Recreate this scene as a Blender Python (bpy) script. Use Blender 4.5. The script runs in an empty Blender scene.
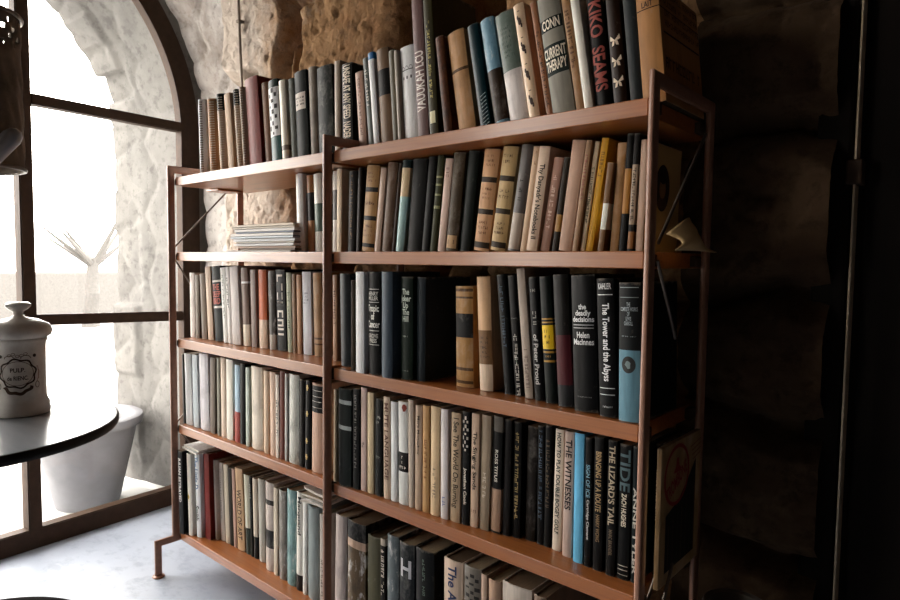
import bpy, bmesh, math, random
import numpy as np
from mathutils import Vector, Matrix
random.seed(7); rng = np.random.default_rng(7)
SC = bpy.context.scene; COL = SC.collection
PI = math.pi

# ------------------------------------------------------------------ helpers
def lin(h):
    v = [int(h[i:i+2], 16)/255 for i in (0, 2, 4)]
    return tuple(c/12.92 if c <= .04045 else ((c+.055)/1.055)**2.4 for c in v) + (1.0,)

class NT:
    def __init__(s, name):
        s.m = bpy.data.materials.new(name); s.m.use_nodes = True
        s.t = s.m.node_tree; s.t.nodes.clear()
        s.out = s.n('ShaderNodeOutputMaterial')
    def n(s, typ, **kw):
        nd = s.t.nodes.new(typ)
        for k, v in kw.items():
            if k.startswith('_'): setattr(nd, k[1:], v)
            else: nd.inputs[k.replace('_', ' ')].default_value = v
        return nd
    def l(s, a, b): s.t.links.new(a, b)
    def noise(s, scale, detail=4, rough=.55, stretch=(1, 1, 1)):
        tc = s.n('ShaderNodeTexCoord'); mp = s.n('ShaderNodeMapping'); mp.inputs['Scale'].default_value = stretch
        s.l(tc.outputs['Object'], mp.inputs['Vector'])
        no = s.n('ShaderNodeTexNoise', Scale=scale, Detail=detail, Roughness=rough)
        s.l(mp.outputs['Vector'], no.inputs['Vector']); return no.outputs['Fac']
    def ramp(s, fac, stops):
        r = s.n('ShaderNodeValToRGB'); e = r.color_ramp.elements
        while len(e) > 1: e.remove(e[-1])
        e[0].position, e[0].color = stops[0]
        for p, c in stops[1:]:
            k = e.new(p); k.color = c
        s.l(fac, r.inputs['Fac']); return r.outputs['Color']
    def mix(s, fac, a, b, typ='MIX'):
        m = s.n('ShaderNodeMix', _data_type='RGBA', _blend_type=typ)
        for i, v in ((0, fac), (6, a), (7, b)):
            if isinstance(v, (int, float, tuple)): m.inputs[i].default_value = v
            else: s.l(v, m.inputs[i])
        return m.outputs[2]
    def principled(s, color, rough=.6, metal=0, spec=.5, bump=None, bstr=.2, bdist=.002, **kw):
        p = s.n('ShaderNodeBsdfPrincipled', Roughness=rough, Metallic=metal, Specular_IOR_Level=spec)
        for k, v in kw.items(): p.inputs[k].default_value = v
        if isinstance(color, tuple): p.inputs['Base Color'].default_value = color
        else: s.l(color, p.inputs['Base Color'])
        if bump is not None:
            b = s.n('ShaderNodeBump', Strength=bstr, Distance=bdist); s.l(bump, b.inputs['Height'])
            s.l(b.outputs['Normal'], p.inputs['Normal'])
        s.l(p.outputs['BSDF'], s.out.inputs['Surface']); return s.m

def shade(c, k): return tuple(min(1, x*k) for x in c[:3]) + (1,)
def blend(a, b, t): return tuple(x*(1-t)+y*t for x, y in zip(a, b))

def mat_plain(name, hexc, rough=.6, metal=0, spec=.5, nscale=30, var=.15, bump=.1):
    t = NT(name); c = lin(hexc); f = t.noise(nscale)
    col = t.ramp(f, [(.3, shade(c, 1-var)), (.7, shade(c, 1+var))])
    return t.principled(col, rough, metal, spec, f, bump)

BMAT = {}
def mat_book(hexc, mott=0, kind='P'):
    key = (hexc, mott, kind)
    if key in BMAT: return BMAT[key]
    t = NT('cover_'+hexc); c = lin(hexc)
    L = .2126*c[0]+.7152*c[1]+.0722*c[2]; c = tuple(min(.80, x*(max(L, .004)/.30)**.40) for x in c[:3])+(1,)
    big = t.noise({0: 9, 1: 16, 2: 34, 3: 30}[mott], 6, .65, (1, 1, .8) if mott != 3 else (1, 1, .5))
    fine = t.noise(160, 3, .6, (1, 1, 1))
    if mott == 3:
        col = t.ramp(big, [(.36, shade(c, .35)), (.47, shade(c, .9)), (.53, c), (.62, blend(c, (.75, .73, .7, 1), .7))])
    elif mott == 2:
        col = t.ramp(big, [(.38, shade(c, .3)), (.5, c), (.6, shade(c, 1.5)), (.72, shade(c, .4))])
    elif mott == 1:
        col = t.ramp(big, [(.3, shade(c, .55)), (.48, c), (.7, blend(c, (.7, .66, .6, 1), .25))])
    else:
        col = t.ramp(big, [(.25, shade(c, .68)), (.5, c), (.8, shade(c, 1.18))])
    lum = .2126*c[0]+.7152*c[1]+.0722*c[2]
    st = t.noise(26, 4, .6, (3, 3, .25))
    col = t.mix(t.ramp(st, [(.38, (.45, .45, .45, 1)), (.52, (0, 0, 0, 1))]), col, shade(c, .6))
    # rubbed head, foot and edges: worn pale on dark covers, soiled on light ones
    tc = t.n('ShaderNodeTexCoord'); sx = t.n('ShaderNodeSeparateXYZ'); t.l(tc.outputs['Generated'], sx.inputs[0])
    d = t.n('ShaderNodeMath', _operation='SUBTRACT'); t.l(sx.outputs['Z'], d.inputs[0]); d.inputs[1].default_value = .5
    ab = t.n('ShaderNodeMath', _operation='ABSOLUTE'); t.l(d.outputs[0], ab.inputs[0])
    wn = t.noise(70, 5, .7); ad = t.n('ShaderNodeMath', _operation='MULTIPLY_ADD'); t.l(wn, ad.inputs[0]); ad.inputs[1].default_value = .10; t.l(ab.outputs[0], ad.inputs[2])
    worn = blend(c, (.42, .36, .29, 1), .45) if lum < .25 else shade(c, .5)
    col = t.mix(t.ramp(ad.outputs[0], [(.535, (0, 0, 0, 1)), (.56, (.75, .75, .75, 1))]), col, worn)
    sp = t.noise(60, 6, .75)
    col = t.mix(t.ramp(sp, [(.60, (0, 0, 0, 1)), (.68, (.75, .75, .75, 1))]), col, blend(c, (.35, .30, .24, 1), .35 if lum > .06 else .12))
    rough = {'P': .5, 'J': .4, 'H': .55, 'S': .5}[kind]
    BMAT[key] = t.principled(col, rough, 0, .28 if lum > .05 else .14, fine, .25 if kind == 'H' else .08, .0006)
    return BMAT[key]

INK = {}
def mat_ink(hexc):
    if hexc not in INK:
        t = NT('ink_'+hexc); INK[hexc] = t.principled(lin(hexc), .6, 0, .3)
    return INK[hexc]

def link(name, me, mats=(), parent=None, loc=None):
    o = bpy.data.objects.new(name, me); COL.objects.link(o)
    for m in mats: me.materials.append(m)
    if parent: o.parent = parent
    if loc is not None: o.location = loc
    return o
def obj(name, bm, mats, parent=None, loc=None, smooth=None):
    me = bpy.data.meshes.new(name); bm.normal_update(); bm.to_mesh(me); bm.free()
    if smooth is not None:
        for p in me.polygons: p.use_smooth = True
        me.set_sharp_from_angle(angle=math.radians(smooth))
    return link(name, me, mats if isinstance(mats, (list, tuple)) else [mats], parent, loc)
def empty(name, loc=(0, 0, 0), rotz=0):
    o = bpy.data.objects.new(name, None); COL.objects.link(o); o.empty_display_size = .05
    o.location = loc; o.rotation_euler.z = rotz; return o
def tag(o, label=None, cat=None, group=None, kind=None):
    if label: o['label'] = label
    if cat: o['category'] = cat
    if group: o['group'] = group
    if kind: o['kind'] = kind
    return o
def box(bm, x0, x1, y0, y1, z0, z1, bev=0, mi=0):
    r = bmesh.ops.create_cube(bm, size=1)
    for v in r['verts']:
        v.co = Vector(((x0+x1)/2+v.co.x*(x1-x0), (y0+y1)/2+v.co.y*(y1-y0), (z0+z1)/2+v.co.z*(z1-z0)))
    fs = list({f for v in r['verts'] for f in v.link_faces})
    for f in fs: f.material_index = mi
    if bev:
        es = list({e for v in r['verts'] for e in v.link_edges})
        bmesh.ops.bevel(bm, geom=es, offset=bev, segments=2, affect='EDGES', profile=.5)
def tube(bm, pts, r, n=10, cap=True, squash=None):
    pts = [Vector(p) for p in pts]; rings = []
    for i, p in enumerate(pts):
        d = (pts[min(i+1, len(pts)-1)]-pts[max(i-1, 0)]).normalized()
        a = d.cross(Vector((0, 0, 1)));
        if a.length < 1e-3: a = Vector((1, 0, 0))
        a.normalize(); b = d.cross(a).normalized()
        rr = r[i] if isinstance(r, (list, tuple)) else r
        rings.append([bm.verts.new(p+(a*math.cos(2*PI*k/n)+b*math.sin(2*PI*k/n))*rr) for k in range(n)])
    for A, Bq in zip(rings, rings[1:]):
        for k in range(n): bm.faces.new((A[k], A[(k+1) % n], Bq[(k+1) % n], Bq[k]))
    if cap:
        bm.faces.new(rings[0][::-1]); bm.faces.new(rings[-1])
def lathe(bm, prof, n=48, cx=0, cy=0, cz=0, close_bottom=True, close_top=True):
    rings = [[bm.verts.new((cx+r*math.cos(2*PI*k/n), cy+r*math.sin(2*PI*k/n), cz+z)) for k in range(n)] for r, z in prof]
    for A, Bq in zip(rings, rings[1:]):
        for k in range(n): bm.faces.new((A[k], A[(k+1) % n], Bq[(k+1) % n], Bq[k]))
    if close_bottom: bm.faces.new(rings[0][::-1])
    if close_top: bm.faces.new(rings[-1])

# numpy value noise / fBm and stone relief -------------------------------------
def _hash(i, j, s): 
    h = np.sin(i*127.1+j*311.7+s*74.7)*43758.5453
    return h-np.floor(h)
def vnoise(x, y, s=0):
    i, j = np.floor(x), np.floor(y); f, g = x-i, y-j
    f = f*f*(3-2*f); g = g*g*(3-2*g)
    return (_hash(i, j, s)*(1-f)+_hash(i+1, j, s)*f)*(1-g)+(_hash(i, j+1, s)*(1-f)+_hash(i+1, j+1, s)*f)*g
def fbm(x, y, o=5, s=0, p=.5):
    v = 0; a = 1; t = 0
    for k in range(o):
        v = v+a*vnoise(x*2**k, y*2**k, s+k); t += a; a *= p
    return v/t
def cells(x, y, seeds, wob=.03, s=3):
    """distance to the nearest joint and the id of the stone, seeds (x, y, sx, sy)"""
    xx = x+(fbm(x*6, y*6, 3, s)-.5)*wob*2; yy = y+(fbm(x*6+9, y*6+4, 3, s+7)-.5)*wob*2
    d1 = np.full(x.shape, 9.); d2 = np.full(x.shape, 9.); idd = np.zeros(x.shape, int)
    for k, (sx, sy, ax, ay) in enumerate(seeds):
        d = np.sqrt(((xx-sx)/ax)**2+((yy-sy)/ay)**2)
        nearer = d < d1
        d2 = np.where(nearer, d1, np.minimum(d2, d)); idd = np.where(nearer, k, idd); d1 = np.minimum(d1, d)
    return d2-d1, idd
def grid_mesh(name, P, mats, parent=None, mask=None):
    h, w, _ = P.shape
    me = bpy.data.meshes.new(name)
    idx = np.arange(h*w).reshape(h, w)
    F = np.stack([idx[:-1, :-1], idx[:-1, 1:], idx[1:, 1:], idx[1:, :-1]], -1)
    if mask is not None: F = F[mask]
    F = F.reshape(-1, 4)
    me.from_pydata(P.reshape(-1, 3).tolist(), [], F.tolist()); me.update()
    me.polygons.foreach_set('use_smooth', [True]*len(me.polygons))
    return link(name, me, mats, parent)

# lettering --------------------------------------------------------------------
def text_pts(s):
    cu = bpy.data.curves.new('t', 'FONT'); cu.body = s; cu.align_x = 'CENTER'; cu.offset = .022; cu.space_line = .85; cu.resolution_u = 3
    o = bpy.data.objects.new('t', cu); COL.objects.link(o)
    me = bpy.data.meshes.new_from_object(o)
    V = np.array([v.co[:2] for v in me.vertices]); F = [tuple(p.vertices) for p in me.polygons]
    bpy.data.objects.remove(o); bpy.data.curves.remove(cu); bpy.data.meshes.remove(me)
    if len(V):
        V = (V-V.min(0))/(np.ptp(V, axis=0)+1e-9)-.5
    return V, F
def flat_mesh(name, co, F, hexc, parent):
    me = bpy.data.meshes.new(name); me.from_pydata([tuple(c) for c in co], [], F); me.update()
    return link(name, me, [mat_ink(hexc)], parent)
SKY = 15.0; EXPO = 0.28
LAMP = (1.136, -.737, 1.074); CH = (.62, .78, .036, .026)
BOOKS=[
(1, 'white comb-bound notebook with black binding teeth', 'S', 'e6e0d4', 0.0979, 0.0585, 0.0325, 0.2324, -0.0347, {'comb': '6a5c50'}),
(1, 'brown spotted comb-bound notebook', 'S', 'b8865a', 0.1495, 0.0648, 0.0505, 0.227, -0.0651, {'comb': 'dccfc0'}),
(1, 'brown comb-bound notebook with dark green top', 'S', 'c4ac94', 0.2036, 0.0678, 0.0424, 0.2354, -0.0849, {'comb': 'dccfc0', 'bands': [(0.785, 1.0, '2e3428')]}),
(1, 'slim tan paperback leaning left', 'P', 'b99876', 0.2489, 0.0733, 0.0312, 0.2311, -0.1091, {}),
(1, 'pale comb-bound notebook with blackish green top', 'S', 'b8a088', 0.2855, 0.077, 0.0351, 0.2376, -0.1054, {'comb': 'dccfc0', 'bands': [(0.806, 1.0, '242a20')]}),
(1, 'grey comb-bound notebook against dark red book', 'S', 'a8947e', 0.3182, 0.0753, 0.0256, 0.2384, -0.0978, {'comb': 'dccfc0'}),
(1, 'dark red cloth book', 'H', '9a3024', 0.366, 0.0795, 0.0621, 0.2567, -0.103, {}),
(1, 'plain brown cloth book beside dark red one', 'H', '8a5a34', 0.4167, 0.089, 0.0328, 0.236, -0.095, {}),
(1, 'teal book with black and white patchwork spine', 'J', '2f6a68', 0.4577, 0.0865, 0.044, 0.2356, -0.0874, {'bands': [(0.346, 0.908, 'd8d4cc'), (0.908, 1.0, '24443a')], 'patch': (0.346, 0.908, '2a2a2a')}),
(1, 'cream book with small grey mark near foot', 'J', 'd6c6b6', 0.4971, 0.0882, 0.0296, 0.2284, -0.0794, {'bands': [(0.174, 0.233, '8a7c70')]}),
(1, 'plain grey-green book', 'H', '6c7068', 0.5272, 0.0959, 0.0262, 0.2284, -0.0717, {}),
(1, 'glossy blackish green book with paper label', 'H', '1d2a26', 0.5678, 0.0938, 0.0499, 0.2394, -0.0638, {'label': (0.579, 0.763, 'd8ccc0', '3a3430')}),
(1, 'grey-brown worn book', 'H', '857868', 0.6109, 0.099, 0.031, 0.2433, -0.0563, {'mott': 1}),
(1, 'thick glossy dark green book', 'H', '27302a', 0.6589, 0.0988, 0.0596, 0.2353, -0.0488, {'mott': 1}),
(1, 'thin tan and brown book', 'P', '9a8670', 0.7043, 0.1001, 0.0221, 0.2383, -0.0098, {}),
(1, 'black book with large white capitals down spine', 'P', '1c1816', 0.7503, 0.0946, 0.0367, 0.2224, -0.0243, {'text': [('UNSAFE AT ANY SPEED  NADER', 'v', 0.192, 0.978, 'e8d8c4', 0.72)]}),
(1, 'short pale pink book with brown lettering', 'P', 'c09a86', 0.805, 0.0967, 0.026, 0.1954, -0.0942, {'letter': [(0.202, 0.914, '6a4032', 'v')]}),
(1, 'slim dark grey-green book with pale specks', 'P', '59605a', 0.8361, 0.0971, 0.0194, 0.2237, -0.1139, {'letter': [(0.452, 0.874, 'c8c0b4', 'v')]}),
(1, 'white paperback with bright blue top', 'P', 'd8d0d0', 0.8569, 0.0936, 0.0183, 0.2307, -0.1096, {'bands': [(0.931, 1.0, '2a78b8')]}),
(1, 'brown book with wide black band', 'H', '8a6a4c', 0.889, 0.0939, 0.0387, 0.2313, -0.0928, {'bands': [(0.537, 0.794, '1e1a18')]}),
(1, 'olive cloth book', 'H', '6a6048', 0.9227, 0.092, 0.0203, 0.2211, -0.0849, {}),
(1, 'thin grey booklet beside white book', 'P', 'a89c8c', 0.9411, 0.0864, 0.0089, 0.215, -0.0803, {}),
(1, 'white book with black drawings near top', 'J', 'e2d6c8', 0.9715, 0.0911, 0.0426, 0.2183, -0.0918, {'doodle': (0.666, 0.807, '1c1816')}),
(1, 'very tall mauve book with white capitals', 'P', '7a5450', 1.0108, 0.0884, 0.0307, 0.3303, -0.0841, {'text': [('VAUUKAH LCU', 'u', 0.208, 0.599, 'e8dcd4', 0.8)]}),
(1, 'very tall olive green book with pale lettering', 'P', '4c4420', 1.045, 0.085, 0.0246, 0.3255, -0.0847, {'letter': [(0.273, 0.793, 'b8a860', 'v'), (0.117, 0.195, 'e0d8b0', 'b')]}),
(1, 'worn orange and dark brown book', 'H', '6a3c22', 1.0882, 0.0813, 0.0216, 0.2144, -0.1416, {'mott': 2}),
(1, 'big scuffed tan parchment book', 'H', 'b98a5a', 1.1345, 0.0863, 0.0436, 0.2168, -0.1792, {'bands': [(0.611, 0.64, '6a4a2a')], 'mott': 1}),
(1, 'dark teal book with white strokes near foot', 'J', '16404a', 1.1866, 0.0812, 0.0262, 0.2191, -0.1862, {'strokes': (0.049, 0.354, 'c8dce0')}),
(1, 'blue and white pictorial book, dark brown below', 'J', '6f98ac', 1.2242, 0.0817, 0.0317, 0.2227, -0.198, {'bands': [(0.078, 0.535, '4a3628')], 'mott': 3}),
(1, 'grey-green book, white lower half', 'J', '6b7a70', 1.2659, 0.0815, 0.0408, 0.2227, -0.1992, {'bands': [(0.033, 0.488, 'c4bcb8')], 'mott': 1, 'letter': [(0.594, 0.878, '40504a', 'h')]}),
(1, 'cream book with small brown bird pictures', 'J', 'd2b494', 1.3029, 0.0788, 0.0228, 0.2307, -0.1959, {'birds': (0.123, 0.939, '3a2418')}),
(1, 'thin orange-brown book with dark lettering', 'P', 'a86e48', 1.336, 0.0793, 0.0119, 0.2266, -0.1951, {'letter': [(0.119, 0.765, '2a1a14', 'v')]}),
(1, 'thick grey book with two green panels', 'H', '8c877a', 1.3662, 0.0742, 0.0445, 0.226, -0.1876, {'bands': [(0.713, 0.812, '26302a'), (0.356, 0.599, '2c3a34')], 'text': [('CONN', 'h', 0.722, 0.803, 'e8dcc8', 0.8), ('CURRENT\nTHERAPY', 'h', 0.388, 0.575, 'e8dcc8', 0.98)]}),
(1, 'tan book with brown lettering and flecks', 'P', 'a87c50', 1.3991, 0.0774, 0.0148, 0.2194, -0.1801, {'letter': [(0.385, 0.877, '5a3a20', 'v')], 'mott': 1}),
(1, 'white book with pinkish right side', 'J', 'd8c8bc', 1.4164, 0.0746, 0.0159, 0.2146, -0.1723, {}),
(1, 'black book with tall red outlined capitals', 'J', '1c1512', 1.4417, 0.0785, 0.0295, 0.2091, -0.1304, {'text': [('KIKO  SEAMS', 'v', 0.179, 0.918, '9a4a40', 0.8)]}),
(1, 'dark brown book with three pale butterflies', 'J', '3c2414', 1.4729, 0.078, 0.0238, 0.2027, -0.119, {'butter': (0.215, 0.604, 'd8c4ac')}),
(1, 'dark blue-grey cloth book', 'H', '3c4244', 1.5035, 0.0718, 0.0199, 0.1946, -0.1156, {}),
(1, 'thick light brown book with printed right cover', 'P', 'b07c48', 1.534, 0.0696, 0.0371, 0.1889, -0.108, {'D': 0.17, 'text': [('LAIT', 'h', 0.815, 0.865, '3a2412', 0.5)], 'bands': [(0.798, 0.806, '3a2412')], 'cover': 'big'}),
(2, 'off-white jacketed book beside magazine stack', 'J', 'd8d2c8', 0.5829, 0.0751, 0.0289, 0.203, -0.0389, {}),
(2, 'orange-brown book with long black band', 'J', 'a8703c', 0.6154, 0.0846, 0.028, 0.1971, -0.0477, {'bands': [(0.41, 0.774, '221c18')]}),
(2, 'grey-white book with sage green band', 'J', 'cfcac2', 0.6478, 0.0841, 0.0325, 0.1989, -0.04, {'bands': [(0.261, 0.618, '5c7264')]}),
(2, 'thin pale grey book with dark lettered band', 'P', 'cfc8c0', 0.7062, 0.0907, 0.0177, 0.2008, 0.0006, {'bands': [(0.4, 0.768, '6a6864')]}),
(2, 'slim cream book', 'P', 'd4bfa4', 0.7253, 0.0878, 0.0171, 0.2041, 0.0085, {}),
(2, 'dark brown book with faint gilt lettering', 'H', '2c2018', 0.7703, 0.0886, 0.03, 0.1949, 0.0249, {'letter': [(0.154, 0.952, '6a4a24', 'v')]}),
(2, 'thin dark brown book', 'H', '3a281c', 0.7981, 0.0871, 0.0155, 0.1999, 0.0385, {}),
(2, 'tan leather book with three dark bands', 'H', 'b0844c', 0.8303, 0.0862, 0.0429, 0.2011, 0.0934, {'bands': [(0.692, 0.746, '2c2014'), (0.364, 0.415, '2c2014'), (0.05, 0.096, '2c2014')], 'letter': [(0.798, 0.932, '6a4420', 'h'), (0.528, 0.596, '6a4420', 'h'), (0.165, 0.324, '6a4420', 'h')]}),
(2, 'worn pinkish grey book', 'P', 'b89c88', 0.8648, 0.0874, 0.0183, 0.193, 0.1113, {}),
(2, 'plain brown cloth book', 'H', '7a5a40', 0.895, 0.0868, 0.0318, 0.202, 0.1013, {'mott': 1}),
(2, 'thin chestnut brown book', 'H', '4c3018', 0.9182, 0.0888, 0.0096, 0.199, 0.1115, {}),
(2, 'pale blue book with dark teal head', 'J', '8fb4b4', 0.9388, 0.0866, 0.0253, 0.2027, 0.1055, {'bands': [(0.916, 0.998, '2c4446'), (0.605, 0.916, 'c8b088')]}),
(2, 'wide black book', 'H', '14120e', 0.9826, 0.0878, 0.0435, 0.2013, 0.0812, {}),
(2, 'black book with slight gloss', 'H', '171714', 1.019, 0.0867, 0.0221, 0.203, 0.0981, {}),
(2, 'narrow olive book with pale bands', 'H', '4a4c2a', 1.0408, 0.0874, 0.0176, 0.2035, 0.1065, {'bands': [(0.768, 0.788, '8c8c60'), (0.686, 0.707, '8c8c60'), (0.584, 0.604, '8c8c60'), (0.45, 0.481, '8c8c60')]}),
(2, 'pinkish white book', 'P', 'c0a494', 1.0677, 0.0844, 0.0198, 0.1939, 0.1079, {'letter': [(0.776, 0.924, '8a6a60', 'v')]}),
(2, 'brown-olive book with pale label near foot', 'H', '5a4830', 1.0983, 0.0798, 0.0309, 0.2021, 0.1028, {'label': (0.032, 0.164, 'b89468', '4a3420'), 'mott': 1}),
(2, 'very dark green cloth book', 'H', '1e2a22', 1.1303, 0.0848, 0.0285, 0.2023, 0.111, {}),
(2, 'pink-tan set volume with three dark bands', 'H', 'c49468', 1.173, 0.0848, 0.0381, 0.201, 0.1266, {'bands': [(0.676, 0.728, '4a3622'), (0.363, 0.415, '4a3622'), (0.03, 0.089, '4a3622')], 'letter': [(0.822, 0.952, '7a5030', 'h'), (0.501, 0.634, '7a5030', 'h'), (0.156, 0.31, '7a5030', 'h')]}),
(2, 'yellow-tan set volume with three dark bands', 'H', 'b89a68', 1.2152, 0.0834, 0.0358, 0.2011, 0.1459, {'bands': [(0.671, 0.722, '4a3a22'), (0.358, 0.409, '4a3a22'), (0.03, 0.087, '4a3a22')], 'letter': [(0.828, 0.938, '6a5030', 'h'), (0.494, 0.606, '6a5030', 'h'), (0.154, 0.287, '6a5030', 'h')]}),
(2, 'grey jacketed book, paler lower half', 'J', '6a625e', 1.2543, 0.0818, 0.0248, 0.201, 0.1484, {'bands': [(0.02, 0.362, 'a89888')], 'letter': [(0.447, 0.679, '2a2422', 'v')]}),
(2, 'cream book with small circles near top', 'P', 'c8a888', 1.2773, 0.0839, 0.0126, 0.1955, 0.1367, {'letter': [(0.821, 0.97, '8a5a30', 'h')]}),
(2, 'cream book with heavy black title running down', 'P', 'c8ae96', 1.2981, 0.0808, 0.0233, 0.1925, 0.1329, {'text': [("Thy Danyadr's Notebooks II", 'v', 0.118, 0.834, '241c18', 0.62)]}),
(2, 'short pink-brown book with pale lettering', 'P', 'a87c68', 1.323, 0.087, 0.0191, 0.1709, 0.1571, {'letter': [(0.239, 0.813, 'd8b8a4', 'v')]}),
(2, 'narrow dark book with yellow scraps', 'P', '3c2c18', 1.3455, 0.086, 0.0112, 0.1692, 0.1309, {'bands': [(0.216, 0.398, 'a87830')], 'mott': 2}),
(2, 'wide pinkish tan book', 'P', 'b8927a', 1.367, 0.0848, 0.0258, 0.1963, 0.125, {}),
(2, 'tan book with faint pink lettering', 'P', 'a4805e', 1.3885, 0.084, 0.0103, 0.1942, 0.122, {'letter': [(0.474, 0.875, '8a4a40', 'v')]}),
(2, 'cream book with small black capitals', 'P', 'c8b08e', 1.3995, 0.0909, 0.0086, 0.1914, 0.1299, {'letter': [(0.25, 0.767, '241c14', 'v')]}),
(2, 'bright yellow book', 'P', 'd29a22', 1.412, 0.0926, 0.013, 0.1966, 0.1358, {'letter': [(0.638, 0.897, '8a5a10', 'v')]}),
(2, 'short brown book with white patch', 'P', '8a6440', 1.4371, 0.0869, 0.0102, 0.1516, 0.1001, {'bands': [(0.252, 0.546, 'd8ccc0')]}),
(2, 'ragged tan book with torn head', 'P', 'a87a48', 1.4585, 0.0949, 0.0153, 0.184, 0.0553, {'mott': 1}),
(2, 'black and orange striped book', 'P', '1e1a16', 1.4739, 0.0936, 0.0113, 0.1971, 0.0531, {'bands': [(0.326, 0.707, 'b07830')]}),
(2, 'black and tan book with pale lettering', 'P', '2a2420', 1.4885, 0.0932, 0.0095, 0.1959, 0.0389, {'bands': [(0.232, 0.74, 'a89078'), (0.026, 0.172, 'a06830')], 'letter': [(0.257, 0.715, '241c18', 'v')]}),
(2, 'pale book with oval portrait on cover', 'P', 'c0a08a', 1.5033, 0.0961, 0.0121, 0.1848, 0.0258, {'cover': 'portrait', 'D': 0.145}),
(3, 'pale grey rough-edged book', 'P', 'b8aca4', 0.0122, 0.068, 0.0304, 0.2071, -0.006, {'mott': 1}),
(3, 'narrow brownish grey book', 'P', '7c6a58', 0.0438, 0.0687, 0.0263, 0.201, -0.0101, {}),
(3, 'narrow brown book with curled top', 'P', '8a7460', 0.0856, 0.0693, 0.0321, 0.2055, -0.0583, {}),
(3, 'cream-tan book leaning left', 'P', 'bea48c', 0.1239, 0.0699, 0.0321, 0.2277, -0.075, {}),
(3, 'dark teal book with red title block', 'H', '1a2a28', 0.1744, 0.0694, 0.0523, 0.2289, -0.0883, {'bands': [(0.787, 0.813, 'c8c0b8'), (0.44, 0.467, 'c8c0b8')], 'text': [('THE\nDEEP\nBIRD', 'h', 0.493, 0.76, 'b85a4c', 0.85)]}),
(3, 'white book with small grey lettering', 'P', 'd4ccc6', 0.217, 0.0688, 0.0273, 0.2262, -0.0809, {'letter': [(0.31, 0.906, '6a6460', 'v')]}),
(3, 'narrow white book with black lettering down spine', 'P', 'd0c8c4', 0.2426, 0.0685, 0.0199, 0.2291, -0.0732, {'letter': [(0.418, 0.91, '2a2624', 'v')]}),
(3, 'wide plain grey-white book', 'P', 'b8b0ac', 0.2768, 0.068, 0.0438, 0.23, -0.0655, {}),
(3, 'pale glossy brown book with white foot', 'J', '8c7468', 0.3195, 0.0736, 0.0363, 0.2271, -0.0579, {'bands': [(0.0, 0.275, 'd0c4b0'), (0.798, 0.824, 'd8d4d0')]}),
(3, 'mauve-grey book', 'P', '9a8880', 0.3538, 0.0788, 0.026, 0.2221, -0.0287, {}),
(3, 'bright orange-brown book with white foot', 'J', 'cc6230', 0.3899, 0.0836, 0.0414, 0.2231, -0.0234, {'bands': [(0.0, 0.364, 'cbb29c')]}),
(3, 'dark grey mottled book, pale at foot', 'J', '5c5650', 0.4319, 0.0876, 0.0329, 0.2212, -0.0342, {'mott': 3, 'bands': [(0.0, 0.189, 'a89c90')]}),
(3, 'black book with white capitals down spine', 'P', '161412', 0.4731, 0.0915, 0.0424, 0.2242, -0.0384, {'letter': [(0.077, 0.94, 'd8d0c8', 'v2')]}),
(3, 'pale greenish book with thin lettering', 'P', 'a8ac94', 0.5071, 0.0947, 0.021, 0.2171, -0.0348, {'letter': [(0.283, 0.785, '4a5a40', 'v')]}),
(3, 'brown-orange book', 'P', '8a6038', 0.5274, 0.0962, 0.016, 0.2141, -0.027, {}),
(3, 'orange-tan book', 'P', 'b08058', 0.5473, 0.0976, 0.0202, 0.2121, -0.0233, {}),
(3, 'grey-blue white book with grey lettering', 'P', 'b4b4ba', 0.579, 0.1, 0.0375, 0.2211, -0.0267, {'letter': [(0.603, 0.759, '7a7c84', 'h')]}),
(3, 'old tan leather book with ribbed foot', 'H', 'a07648', 0.6239, 0.1, 0.0352, 0.2192, -0.0374, {'bands': [(0.201, 0.225, '6a4624'), (0.136, 0.154, '6a4624')], 'mott': 1}),
(3, 'tan book with brown lettering, set far back', 'P', 'a07858', 0.7097, 0.0892, 0.0167, 0.216, -0.0106, {'letter': [(0.42, 0.826, '4a3020', 'v')]}),
(3, 'blue-grey and black book', 'J', '26323a', 0.7976, 0.0497, 0.0383, 0.2211, -0.0281, {}),
(3, 'short brownish olive book', 'H', '4c3e28', 0.8516, 0.0271, 0.0134, 0.208, -0.0057, {}),
(3, 'clean white book', 'P', 'dcd6ce', 0.8845, 0.0191, 0.0271, 0.227, -0.0079, {}),
(3, 'black book with white title between ruled lines', 'H', '1a1a1a', 0.924, 0.025, 0.0394, 0.228, -0.0126, {'rules': [(0.831, 'd8d4cc'), (0.705, 'd8d4cc'), (0.429, 'd8d4cc'), (0.293, 'd8d4cc')], 'text': [('HENRY\nMILLER', 'h', 0.724, 0.807, 'c8c4bc', 0.8), ('Tropic\nof\nCancer', 'h', 0.458, 0.681, 'e8e4dc', 0.95), ('GROVE\nPRESS', 'h', 0.312, 0.4, 'c8c4bc', 0.75)]}),
(3, 'faded blue-grey cloth book', 'H', '4a5c6c', 0.9703, 0.0193, 0.0331, 0.229, -0.007, {}),
(3, 'dark green book with silver script lettering', 'H', '173222', 1.0168, 0.0332, 0.036, 0.219, -0.0081, {'text': [('The\nJoker\nUp\nThe\nHill', 'h', 0.566, 0.885, 'c8d0c4', 0.8)], 'letter': [(0.41, 0.439, 'a8b0a4', 'h'), (0.078, 0.098, 'a8b0a4', 'h')]}),
(3, 'dark blue-grey cloth book', 'H', '323e46', 1.0493, 0.044, 0.0245, 0.219, -0.003, {}),
(3, 'ornate brown book with black label', 'H', 'a8793c', 1.1576, 0.058, 0.0445, 0.2031, -0.0239, {'bands': [(0.947, 0.977, '6a4820'), (0.878, 0.898, '6a4820'), (0.493, 0.73, '1c1410'), (0.165, 0.195, '6a4820'), (0.035, 0.065, '6a4820')], 'mott': 1}),
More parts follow.
